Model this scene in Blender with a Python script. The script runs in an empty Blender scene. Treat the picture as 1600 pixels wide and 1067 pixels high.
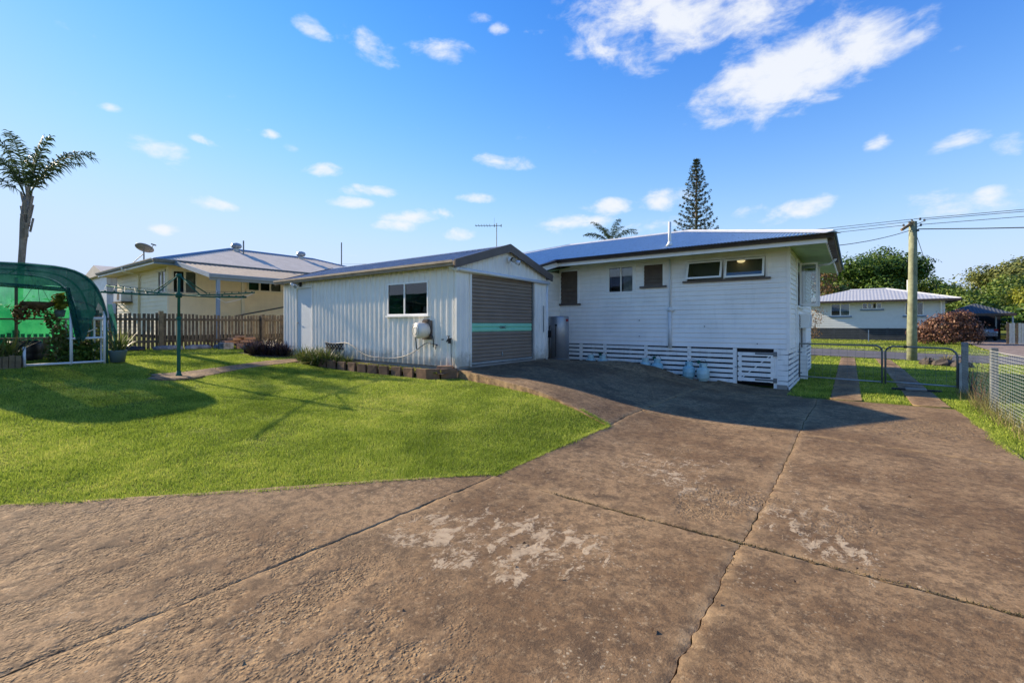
import bpy, math, random
import numpy as np
from mathutils import Vector, Matrix
random.seed(7)
RNG = np.random.default_rng(7)
SC = bpy.context.scene
COL = SC.collection
rad = math.radians

# ---------------------------------------------------------------- camera
cam_d = bpy.data.cameras.new('camera')
cam = bpy.data.objects.new('camera', cam_d); COL.objects.link(cam)
cam.location = (0, 0, 1.5)
cam.rotation_euler = (rad(90), 0, rad(37))
cam_d.sensor_width = 36; cam_d.lens = 16.0
cam_d.shift_y = -26.5 / 1600
cam_d.clip_start = 0.05; cam_d.clip_end = 3000
SC.camera = cam

# ---------------------------------------------------------------- sun and sky
SUN_AZ, SUN_EL = rad(8.5), rad(25)          # the sun stands beyond the left of the yard
S = Vector((-math.cos(SUN_AZ) * math.cos(SUN_EL), -math.sin(SUN_AZ) * math.cos(SUN_EL), math.sin(SUN_EL)))
sun_d = bpy.data.lights.new('sun', 'SUN')
sun_d.energy = 2.1; sun_d.angle = rad(0.6); sun_d.color = (1.0, 0.84, 0.62)
sun = bpy.data.objects.new('sun', sun_d); COL.objects.link(sun)
sun.rotation_euler = (-S).to_track_quat('-Z', 'Y').to_euler()
sun.location = (-40, -10, 40)

world = bpy.data.worlds.new('World'); SC.world = world; world.use_nodes = True
WN = world.node_tree.nodes; WL = world.node_tree.links
WN.clear()
wout = WN.new('ShaderNodeOutputWorld'); wbg = WN.new('ShaderNodeBackground')
WL.new(wbg.outputs[0], wout.inputs[0])
sky = WN.new('ShaderNodeTexSky'); sky.sky_type = 'NISHITA'; sky.sun_disc = False
sky.sun_elevation = SUN_EL
sky.sun_rotation = math.atan2(S.x, S.y)
sky.altitude = 300; sky.air_density = 1.0; sky.dust_density = 0.02; sky.ozone_density = 2.0
wbg.inputs[1].default_value = 0.15

def wm(op, a, b=None, c=None):
    n = WN.new('ShaderNodeMath'); n.operation = op
    for i, v in enumerate((a, b, c)):
        if v is None: continue
        if isinstance(v, (int, float)): n.inputs[i].default_value = v
        else: WL.new(v, n.inputs[i])
    return n.outputs[0]
wtc = WN.new('ShaderNodeTexCoord'); WD = wtc.outputs['Generated']
wsep = WN.new('ShaderNodeSeparateXYZ'); WL.new(WD, wsep.inputs[0])
wz = wm('ADD', wm('MAXIMUM', wsep.outputs[2], 0.0), 0.16)
wcomb = WN.new('ShaderNodeCombineXYZ')
WL.new(wm('DIVIDE', wsep.outputs[0], wz), wcomb.inputs[0]); WL.new(wm('DIVIDE', wsep.outputs[1], wz), wcomb.inputs[1])
def wnoise(scale, detail, rough, dist=0.0):
    n = WN.new('ShaderNodeTexNoise'); n.inputs['Scale'].default_value = scale
    n.inputs['Detail'].default_value = detail; n.inputs['Roughness'].default_value = rough
    n.inputs['Distortion'].default_value = dist
    WL.new(wcomb.outputs[0], n.inputs['Vector']); return n.outputs['Fac']
pd = WN.new('ShaderNodeVectorMath'); pd.operation = 'MULTIPLY'; WL.new(WD, pd.inputs[0]); pd.inputs[1].default_value = (1, 1, 1.9)
pn = WN.new('ShaderNodeTexNoise'); pn.inputs['Scale'].default_value = 13; pn.inputs['Detail'].default_value = 9; pn.inputs['Roughness'].default_value = .6; pn.inputs['Distortion'].default_value = .25
WL.new(pd.outputs[0], pn.inputs['Vector']); puff = pn.outputs['Fac']
broad = wnoise(1.3, 3, 0.5)
# the clouds of this afternoon: azimuth (deg, from +Y towards -X), elevation, half width, half height, tilt, strength
CLOUDS = [
 (16.6,33,12,4.3,-3,1.2),(22.4,31.5,6,3.0,-10,1.1),(10.5,31.8,6,2.8,5,1.1),(5.2,25.1,9.6,3.3,14,1.3),(1.9,25.6,6.2,3.2,14,1.3),(10.8,24.6,5.2,2.6,12,1.2),
 (60.6,30.9,2.1,0.98,-25,1.00),(54.6,30.3,3.2,1.49,-15,1.05),(45.8,30.7,3.5,1.30,0,0.95),(41.4,33.9,1.5,0.61,0,0.90),(38.6,33.0,1.1,0.62,0,0.85),(75.5,17.3,3.1,1.27,-10,1.00),
 (78.5,19.6,1.0,0.43,8,0.85),(71.0,18.4,1.4,0.48,-15,0.85),(64.8,20.2,1.1,0.50,0,0.80),(62.9,19.3,1.1,0.65,0,0.90),(59.1,17.4,2.4,0.88,0,1.00),(54.8,15.6,3.8,0.71,0,1.05),
 (56.5,14.2,3.2,0.71,3,1.05),(70.2,12.5,2.3,0.84,-4,0.95),(74.1,9.4,1.4,0.56,0,0.95),(37.4,19.6,3.8,1.07,-3,1.05),(41.4,15.4,2.6,0.67,-3,1.00),(47.8,13.2,4.4,0.90,5,1.00),
 (51.6,11.7,3.2,0.75,3,0.90),(43.8,11.1,2.3,0.77,0,0.95),(29.8,12.5,5.2,1.07,5,1.05),(25.1,14.1,3.0,1.11,0,1.05),(18.7,14.6,2.9,1.43,0,1.10),(20.5,11.6,3.5,1.04,5,1.00),
 (5.2,12.0,3.1,1.11,10,1.00),(-2.0,17.3,1.3,0.80,8,0.95),(-7.3,16.2,2.1,1.01,10,1.00),(-10.6,14.5,1.2,1.22,15,0.95),(-9.3,11.5,1.2,0.53,4,0.90),(-4.1,25.5,1.2,0.79,8,0.85),
 (-7.4,23.4,1.0,0.44,8,0.80),(-5.4,10.4,6.9,1.61,3,0.72),(8.9,12.4,2.4,0.68,0,0.70),
 (110,24,9,3.0,5,1.0),(150,30,11,3.5,-5,1.0),(-60,26,9,3,4,1.0),(-110,22,10,3,-6,1.0),(-165,32,10,3.4,8,1.0),(-40,17,6,1.5,2,.9),(95,14,5,1.0,0,.9),(-85,40,9,4,0,1.0),(70,55,10,5,0,.95),(10,62,12,5,10,.95)]
acc = None
for az, el, wa, wb, tl, st in CLOUDS:
    a, e, t = rad(az), rad(el), rad(tl)
    c = Vector((-math.sin(a) * math.cos(e), math.cos(a) * math.cos(e), math.sin(e)))
    h = Vector((math.cos(a), math.sin(a), 0)); u = h.cross(c) * -1
    if u.z < 0: u = -u
    h2 = (h * math.cos(t) + u * math.sin(t)) / math.tan(rad(wa)); u2 = (u * math.cos(t) - h * math.sin(t)) / math.tan(rad(wb))
    dd = []
    for vec in (h2, u2):
        n = WN.new('ShaderNodeVectorMath'); n.operation = 'DOT_PRODUCT'
        WL.new(WD, n.inputs[0]); n.inputs[1].default_value = vec; dd.append(n.outputs['Value'])
    r2 = wm('MULTIPLY_ADD', dd[1], dd[1], wm('MULTIPLY', dd[0], dd[0]))
    m = wm('MULTIPLY_ADD', r2, -st * .55, st)
    acc = m if acc is None else wm('MAXIMUM', acc, m)
acc = wm('MAXIMUM', acc, 0.0)
dens = wm('ADD', wm('MULTIPLY', acc, .95), wm('MULTIPLY_ADD', puff, 2.6, -1.70))
dens2 = wm('ADD', wm('MULTIPLY', puff, 1.5), wm('MULTIPLY_ADD', broad, 1.2, -1.77))      # scattered wisps over the whole dome
alpha = wm('MAXIMUM', dens, dens2)
mr = WN.new('ShaderNodeMapRange'); mr.interpolation_type = 'SMOOTHSTEP'
WL.new(alpha, mr.inputs['Value']); mr.inputs['From Min'].default_value = 0.0; mr.inputs['From Max'].default_value = .95
mr.inputs['To Min'].default_value = 0; mr.inputs['To Max'].default_value = .93
hs = WN.new('ShaderNodeHueSaturation'); hs.inputs['Hue'].default_value = .517; hs.inputs['Saturation'].default_value = 1.17; hs.inputs['Value'].default_value = .45
gmn = WN.new('ShaderNodeGamma'); gmn.inputs[1].default_value = 1.5; WL.new(sky.outputs[0], gmn.inputs[0]); WL.new(gmn.outputs[0], hs.inputs['Color'])
# film-like shoulder: the brightest sky settles at a pale blue instead of clipping
shs = WN.new('ShaderNodeSeparateColor'); WL.new(hs.outputs[0], shs.inputs[0]); shc = WN.new('ShaderNodeCombineColor')
for i, k in enumerate((.95, 1.24, 1.75)):
    WL.new(wm('MULTIPLY', wm('SUBTRACT', 1.0, wm('POWER', 2.718, wm('MULTIPLY', shs.outputs[i], -1/k))), k), shc.inputs[i])
# pale haze low on the horizon, the same all round
hz_ = WN.new('ShaderNodeMix'); hz_.data_type = 'RGBA'; hz_.inputs['B'].default_value = (.92, 1.1, 1.42, 1)
WL.new(wm('MULTIPLY', wm('POWER', 2.718, wm('MULTIPLY', wm('MAXIMUM', wsep.outputs[2], 0.0), -6.5)), .9), hz_.inputs['Factor']); WL.new(shc.outputs[0], hz_.inputs['A'])
wmix = WN.new('ShaderNodeMix'); wmix.data_type = 'RGBA'
WL.new(mr.outputs[0], wmix.inputs['Factor']); WL.new(hz_.outputs['Result'], wmix.inputs['A'])
wmix.inputs['B'].default_value = (1.35, 1.39, 1.46, 1)
WL.new(wmix.outputs['Result'], wbg.inputs[0])

SC.view_settings.view_transform = 'Standard'; SC.view_settings.look = 'None'
SC.view_settings.exposure = 2.2; SC.view_settings.gamma = 1.0
SC.cycles.use_denoising = True
SC.cycles.max_bounces = 5; SC.cycles.transparent_max_bounces = 10
SC.cycles.caustics_reflective = False; SC.cycles.caustics_refractive = False

# ---------------------------------------------------------------- helpers
WO = {}                                       # world origin of every object
def setp(o, label=None, cat=None, group=None, kind=None):
    if label: o['label'] = label
    if cat: o['category'] = cat
    if group: o['group'] = group
    if kind: o['kind'] = kind
    return o
def thing(name, label=None, cat=None, loc=(0, 0, 0), group=None, kind=None):
    o = bpy.data.objects.new(name, None); COL.objects.link(o); o.empty_display_size = .2
    o.location = loc; WO[o.name] = Vector(loc)
    return setp(o, label, cat, group, kind)
class B:
    def __init__(s): s.v = []; s.f = []
    def add(s, vs, fs):
        k = len(s.v); s.v.extend([tuple(p) for p in vs]); s.f.extend([tuple(i + k for i in f) for f in fs]); return s
    def box(s, x0, y0, z0, x1, y1, z1):
        return s.add([(x0,y0,z0),(x1,y0,z0),(x1,y1,z0),(x0,y1,z0),(x0,y0,z1),(x1,y0,z1),(x1,y1,z1),(x0,y1,z1)],
                     [(3,2,1,0),(4,5,6,7),(0,1,5,4),(1,2,6,5),(2,3,7,6),(3,0,4,7)])
    def bar(s, p, q, w, h, up=(0, 0, 1)):      # rectangular bar from p to q
        p, q = Vector(p), Vector(q); d = (q - p).normalized(); up = Vector(up)
        a = d.cross(up)
        if a.length < 1e-4: a = d.cross(Vector((1, 0, 0)))
        a.normalize(); b = a.cross(d).normalized()
        vs = []
        for c in (p, q):
            for i, j in ((-1,-1),(1,-1),(1,1),(-1,1)): vs.append(c + a * (w/2*i) + b * (h/2*j))
        return s.add(vs, [(3,2,1,0),(4,5,6,7),(0,1,5,4),(1,2,6,5),(2,3,7,6),(3,0,4,7)])
    def tube(s, pts, r, n=8, cap=True):
        pts = [Vector(p) for p in pts]; m = len(pts)
        rs = r if isinstance(r, (list, tuple)) else [r] * m
        vs = []; prev = None
        for i, p in enumerate(pts):
            d = (pts[min(i+1, m-1)] - pts[max(i-1, 0)])
            if d.length < 1e-9: d = Vector((0, 0, 1))
            d.normalize()
            if prev is None:
                a = d.cross(Vector((0, 0, 1)))
                if a.length < .05: a = d.cross(Vector((1, 0, 0)))
            else: a = prev - d * prev.dot(d)
            a.normalize(); prev = a; b = d.cross(a)
            for k in range(n):
                t = 2 * math.pi * k / n
                vs.append(p + (a * math.cos(t) + b * math.sin(t)) * rs[i])
        fs = [(i*n+k, i*n+(k+1) % n, (i+1)*n+(k+1) % n, (i+1)*n+k) for i in range(m-1) for k in range(n)]
        if cap: fs += [tuple(range(n-1, -1, -1)), tuple(range((m-1)*n, m*n))]
        return s.add(vs, fs)
    def lathe(s, prof, c=(0, 0, 0), n=24, axis='z'):
        vs = []; c = Vector(c)
        for r, z in prof:
            for k in range(n):
                t = 2 * math.pi * k / n; a, b = r * math.cos(t), r * math.sin(t)
                vs.append(c + (Vector((a, b, z)) if axis == 'z' else Vector((z, a, b)) if axis == 'x' else Vector((a, -z, b))))
        m = len(prof)
        fs = [(i*n+k, i*n+(k+1) % n, (i+1)*n+(k+1) % n, (i+1)*n+k) for i in range(m-1) for k in range(n)]
        if prof[0][0] > 1e-4: fs.append(tuple(range(n-1, -1, -1)))
        if prof[-1][0] > 1e-4: fs.append(tuple(range((m-1)*n, m*n)))
        return s.add(vs, fs)
    def prism(s, poly, a, b):                  # polygon (list of 3-vectors) swept from +a to +b
        n = len(poly); a, b = Vector(a), Vector(b)
        vs = [Vector(p) + a for p in poly] + [Vector(p) + b for p in poly]
        return s.add(vs, [tuple(range(n-1, -1, -1)), tuple(range(n, 2*n))] + [(i, (i+1) % n, n+(i+1) % n, n+i) for i in range(n)])
    def slabpoly(s, poly, t):                  # flat polygon given thickness along its normal (downwards)
        P3 = [Vector(p) for p in poly]; nn = (P3[1]-P3[0]).cross(P3[2]-P3[0]).normalized()
        return s.prism(P3, nn * 0, nn * -t)
    def build(s, name, mat, parent=None, smooth=False, bevel=0):
        me = bpy.data.meshes.new(name)
        off = WO.get(parent.name, Vector()) if parent else Vector()
        v = [(p[0]-off.x, p[1]-off.y, p[2]-off.z) for p in s.v]
        me.from_pydata(v, [], s.f); me.update()
        return link(name, me, mat, parent, smooth, bevel)
def link(name, me, mat, parent=None, smooth=False, bevel=0):
    o = bpy.data.objects.new(name, me); COL.objects.link(o)
    if mat: me.materials.append(mat)
    if parent: o.parent = parent
    WO[o.name] = WO.get(parent.name, Vector()).copy() if parent else Vector()
    if smooth: me.polygons.foreach_set('use_smooth', [True] * len(me.polygons))
    if bevel:
        m = o.modifiers.new('bevel', 'BEVEL'); m.width = bevel; m.segments = 2; m.limit_method = 'ANGLE'
    return o
def fastmesh(name, V, T, mat, parent=None, smooth=False):   # numpy verts (n,3) and faces (m,k)
    me = bpy.data.meshes.new(name); V = np.asarray(V, float); T = np.asarray(T, np.int32); k = T.shape[1]
    if parent is not None:
        w = WO.get(parent.name, Vector()); V = V - np.array([w.x, w.y, w.z])
    me.vertices.add(len(V)); me.vertices.foreach_set('co', V.astype(np.float32).ravel())
    me.loops.add(T.size); me.loops.foreach_set('vertex_index', T.ravel())
    me.polygons.add(len(T)); me.polygons.foreach_set('loop_start', np.arange(0, T.size, k, dtype=np.int32))
    me.update(calc_edges=True); me.validate(verbose=False)
    return link(name, me, mat, parent, smooth)
def copy_tree(o, parent=None):
    c = o.copy(); COL.objects.link(c); c.parent = parent; WO[c.name] = WO.get(o.name, Vector()).copy()
    for ch in list(o.children): copy_tree(ch, c)
    return c
def lattice(ix, iy, seed):
    h = np.sin(ix * 127.1 + iy * 311.7 + seed * 74.7) * 43758.5453
    return h - np.floor(h)
def vnoise(x, y, seed=0):
    x = np.asarray(x, float); y = np.asarray(y, float)
    ix, iy = np.floor(x), np.floor(y); fx, fy = x-ix, y-iy
    fx = fx*fx*(3-2*fx); fy = fy*fy*(3-2*fy)
    a, b, c, d = lattice(ix, iy, seed), lattice(ix+1, iy, seed), lattice(ix, iy+1, seed), lattice(ix+1, iy+1, seed)
    return (a*(1-fx)+b*fx)*(1-fy)+(c*(1-fx)+d*fx)*fy
def fbm(x, y, seed=0, o=4):
    s = 0; a = .5
    for i in range(o): s = s + a * (vnoise(x * 2**i, y * 2**i, seed+i) - .5); a *= .5
    return s
def inpoly(x, y, poly):
    x = np.asarray(x); y = np.asarray(y); r = np.zeros(x.shape, bool); n = len(poly); j = n-1
    for i in range(n):
        xi, yi = poly[i]; xj, yj = poly[j]
        if yi != yj:
            r ^= ((yi > y) != (yj > y)) & (x < (xj-xi)*(y-yi)/(yj-yi)+xi)
        j = i
    return r
def edgedist(x, y, poly):
    x = np.asarray(x, float); y = np.asarray(y, float); best = np.full(x.shape, 1e9); n = len(poly)
    for i in range(n):
        ax, ay = poly[i]; bx, by = poly[(i+1) % n]; dx, dy = bx-ax, by-ay
        t = np.clip(((x-ax)*dx+(y-ay)*dy)/(dx*dx+dy*dy), 0, 1)
        best = np.minimum(best, np.hypot(x-ax-t*dx, y-ay-t*dy))
    return best
class TPS:
    def __init__(s, pts):
        P = np.array(pts, float); s.P = P[:, :2]; n = len(P)
        K = s.phi(np.hypot(P[:, None, 0]-P[None, :, 0], P[:, None, 1]-P[None, :, 1]))
        Q = np.c_[np.ones(n), P[:, :2]]; A = np.zeros((n+3, n+3)); A[:n, :n] = K + np.eye(n)*.3; A[:n, n:] = Q; A[n:, :n] = Q.T
        w = np.linalg.solve(A, np.r_[P[:, 2], 0, 0, 0]); s.w = w[:n]; s.a = w[n:]
    def phi(s, r): return np.where(r > 1e-9, r*r*np.log(np.maximum(r, 1e-9)), 0)
    def __call__(s, x, y):
        x = np.asarray(x, float); y = np.asarray(y, float); sh = x.shape; x = x.ravel(); y = y.ravel(); out = np.empty(len(x))
        for i in range(0, len(x), 20000):
            xx, yy = x[i:i+20000], y[i:i+20000]
            out[i:i+20000] = s.phi(np.hypot(xx[:, None]-s.P[:, 0], yy[:, None]-s.P[:, 1])) @ s.w + s.a[0] + s.a[1]*xx + s.a[2]*yy
        return out.reshape(sh)

# ---------------------------------------------------------------- materials
def newmat(name):
    m = bpy.data.materials.new(name); m.use_nodes = True
    nt = m.node_tree; return m, nt, nt.nodes['Principled BSDF']
class NT:
    def __init__(s, nt): s.n = nt.nodes; s.l = nt.links; s.pos = None
    def P(s):
        if s.pos is None: s.pos = s.n.new('ShaderNodeNewGeometry').outputs['Position']
        return s.pos
    def noise(s, sc, det=4, rough=.55, vec=None, dist=0):
        n = s.n.new('ShaderNodeTexNoise'); n.inputs['Scale'].default_value = sc; n.inputs['Detail'].default_value = det
        n.inputs['Roughness'].default_value = rough; n.inputs['Distortion'].default_value = dist
        s.l.new(vec or s.P(), n.inputs['Vector']); return n.outputs['Fac']
    def voro(s, sc, feat='F1', vec=None, out='Distance'):
        n = s.n.new('ShaderNodeTexVoronoi'); n.feature = feat; n.inputs['Scale'].default_value = sc
        s.l.new(vec or s.P(), n.inputs['Vector']); return n.outputs[out]
    def scale(s, v, sc):
        n = s.n.new('ShaderNodeVectorMath'); n.operation = 'MULTIPLY'; s.l.new(v, n.inputs[0]); n.inputs[1].default_value = sc; return n.outputs[0]
    def math(s, op, a, b=None, c=None):
        n = s.n.new('ShaderNodeMath'); n.operation = op
        for i, v in enumerate((a, b, c)):
            if v is None: continue
            if isinstance(v, (int, float)): n.inputs[i].default_value = v
            else: s.l.new(v, n.inputs[i])
        return n.outputs[0]
    def ramp(s, v, a, b, lo=0, hi=1):
        n = s.n.new('ShaderNodeMapRange'); n.interpolation_type = 'SMOOTHSTEP'; s.l.new(v, n.inputs['Value'])
        n.inputs['From Min'].default_value = a; n.inputs['From Max'].default_value = b
        n.inputs['To Min'].default_value = lo; n.inputs['To Max'].default_value = hi; return n.outputs[0]
    def mix(s, f, a, b):
        n = s.n.new('ShaderNodeMix'); n.data_type = 'RGBA'
        for k, v in (('Factor', f), ('A', a), ('B', b)):
            if isinstance(v, (int, float)): n.inputs[k].default_value = v
            elif isinstance(v, tuple): n.inputs[k].default_value = (*v[:3], 1)
            else: s.l.new(v, n.inputs[k])
        return n.outputs['Result']
    def bump(s, h, st, dist=.01, nrm=None):
        n = s.n.new('ShaderNodeBump'); n.inputs['Strength'].default_value = st; n.inputs['Distance'].default_value = dist
        s.l.new(h, n.inputs['Height'])
        if nrm: s.l.new(nrm, n.inputs['Normal'])
        return n.outputs[0]
    def attr(s, name):
        n = s.n.new('ShaderNodeAttribute'); n.attribute_name = name; return n.outputs['Fac']
def mul(c, k): return tuple(min(1, x*k) for x in c)
def M(name, col, rough=.6, metal=0, var=.12, sc=3, bump=0, bsc=60, dirt=0, dcol=(.12,.1,.07), spec=.4, splash=None):
    m, nt, p = newmat(name); t = NT(nt)
    c = t.mix(t.ramp(t.noise(sc, 6, .6), .3, .7), mul(col, 1-var), mul(col, 1+var))
    if dirt:
        stretched = t.scale(t.P(), (1, 1, .18))
        d = t.math('MULTIPLY', t.ramp(t.noise(9, 6, .65, stretched), .48, .8), dirt)
        c = t.mix(d, c, dcol)
    if splash is not None:                    # soil splashed up the foot of the wall
        sz = nt.nodes.new('ShaderNodeSeparateXYZ'); nt.links.new(t.P(), sz.inputs[0])
        hgt = t.math('ADD', sz.outputs[2], t.math('MULTIPLY', t.noise(3.5, 6, .7), -.9))
        c = t.mix(t.ramp(hgt, splash-.25, splash+.05, .62, 0), c, (.27,.235,.16))
    nt.links.new(c, p.inputs['Base Color'])
    p.inputs['Metallic'].default_value = metal; p.inputs['Specular IOR Level'].default_value = spec
    nt.links.new(t.ramp(t.noise(sc*4, 3), .2, .8, max(.02, rough-.1), min(1, rough+.1)), p.inputs['Roughness'])
    if bump: nt.links.new(t.bump(t.noise(bsc, 5, .6), bump, .01), p.inputs['Normal'])
    return m
def leafmat(name, cols, trans=.35, rough=.5, patch=None):
    m, nt, p = newmat(name); t = NT(nt)
    g = nt.nodes.new('ShaderNodeNewGeometry'); cr = nt.nodes.new('ShaderNodeValToRGB')
    e = cr.color_ramp; e.elements[0].color = (*cols[0], 1); e.elements[0].position = 0; e.elements[1].color = (*cols[-1], 1); e.elements[1].position = 1
    for i, c in enumerate(cols[1:-1]):
        k = e.elements.new((i+1)/(len(cols)-1)); k.color = (*c, 1)
    f = t.math('ADD', t.math('MULTIPLY', g.outputs['Random Per Island'], .7), t.math('MULTIPLY', t.noise(.9, 3), .42))
    f = t.math('SUBTRACT', f, .07)
    if patch: f = t.math('ADD', t.math('MULTIPLY', g.outputs['Random Per Island'], .5), t.math('ADD', t.math('MULTIPLY', t.ramp(t.noise(1.5, 5, .7), .3, .7), patch), t.math('MULTIPLY_ADD', t.ramp(t.noise(.33, 4, .6), .35, .65), patch*.8, -patch*.55)))
    nt.links.new(f, cr.inputs[0]); nt.links.new(cr.outputs[0], p.inputs['Base Color'])
    p.inputs['Roughness'].default_value = rough; p.inputs['Specular IOR Level'].default_value = .3
    tr = nt.nodes.new('ShaderNodeBsdfTranslucent'); mx = nt.nodes.new('ShaderNodeMixShader'); mx.inputs[0].default_value = trans
    nt.links.new(cr.outputs[0], tr.inputs[0]); nt.links.new(p.outputs[0], mx.inputs[1]); nt.links.new(tr.outputs[0], mx.inputs[2])
    nt.links.new(mx.outputs[0], nt.nodes['Material Output'].inputs[0])
    return m
def glassmat(name, tint=(.9,.95,.95), refl=.5):
    m, nt, p = newmat(name)
    nt.nodes.remove(p)
    tr = nt.nodes.new('ShaderNodeBsdfTransparent'); tr.inputs[0].default_value = (*tint, 1)
    gl = nt.nodes.new('ShaderNodeBsdfGlossy'); gl.inputs['Roughness'].default_value = .02
    fr = nt.nodes.new('ShaderNodeFresnel'); fr.inputs[0].default_value = 1.5
    mm = nt.nodes.new('ShaderNodeMath'); mm.operation = 'MULTIPLY_ADD'; mm.inputs[1].default_value = 1.3; mm.inputs[2].default_value = .03 * refl
    nt.links.new(fr.outputs[0], mm.inputs[0])
    mx = nt.nodes.new('ShaderNodeMixShader'); nt.links.new(mm.outputs[0], mx.inputs[0])
    nt.links.new(tr.outputs[0], mx.inputs[1]); nt.links.new(gl.outputs[0], mx.inputs[2])
    nt.links.new(mx.outputs[0], nt.nodes['Material Output'].inputs[0]); return m

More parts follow.
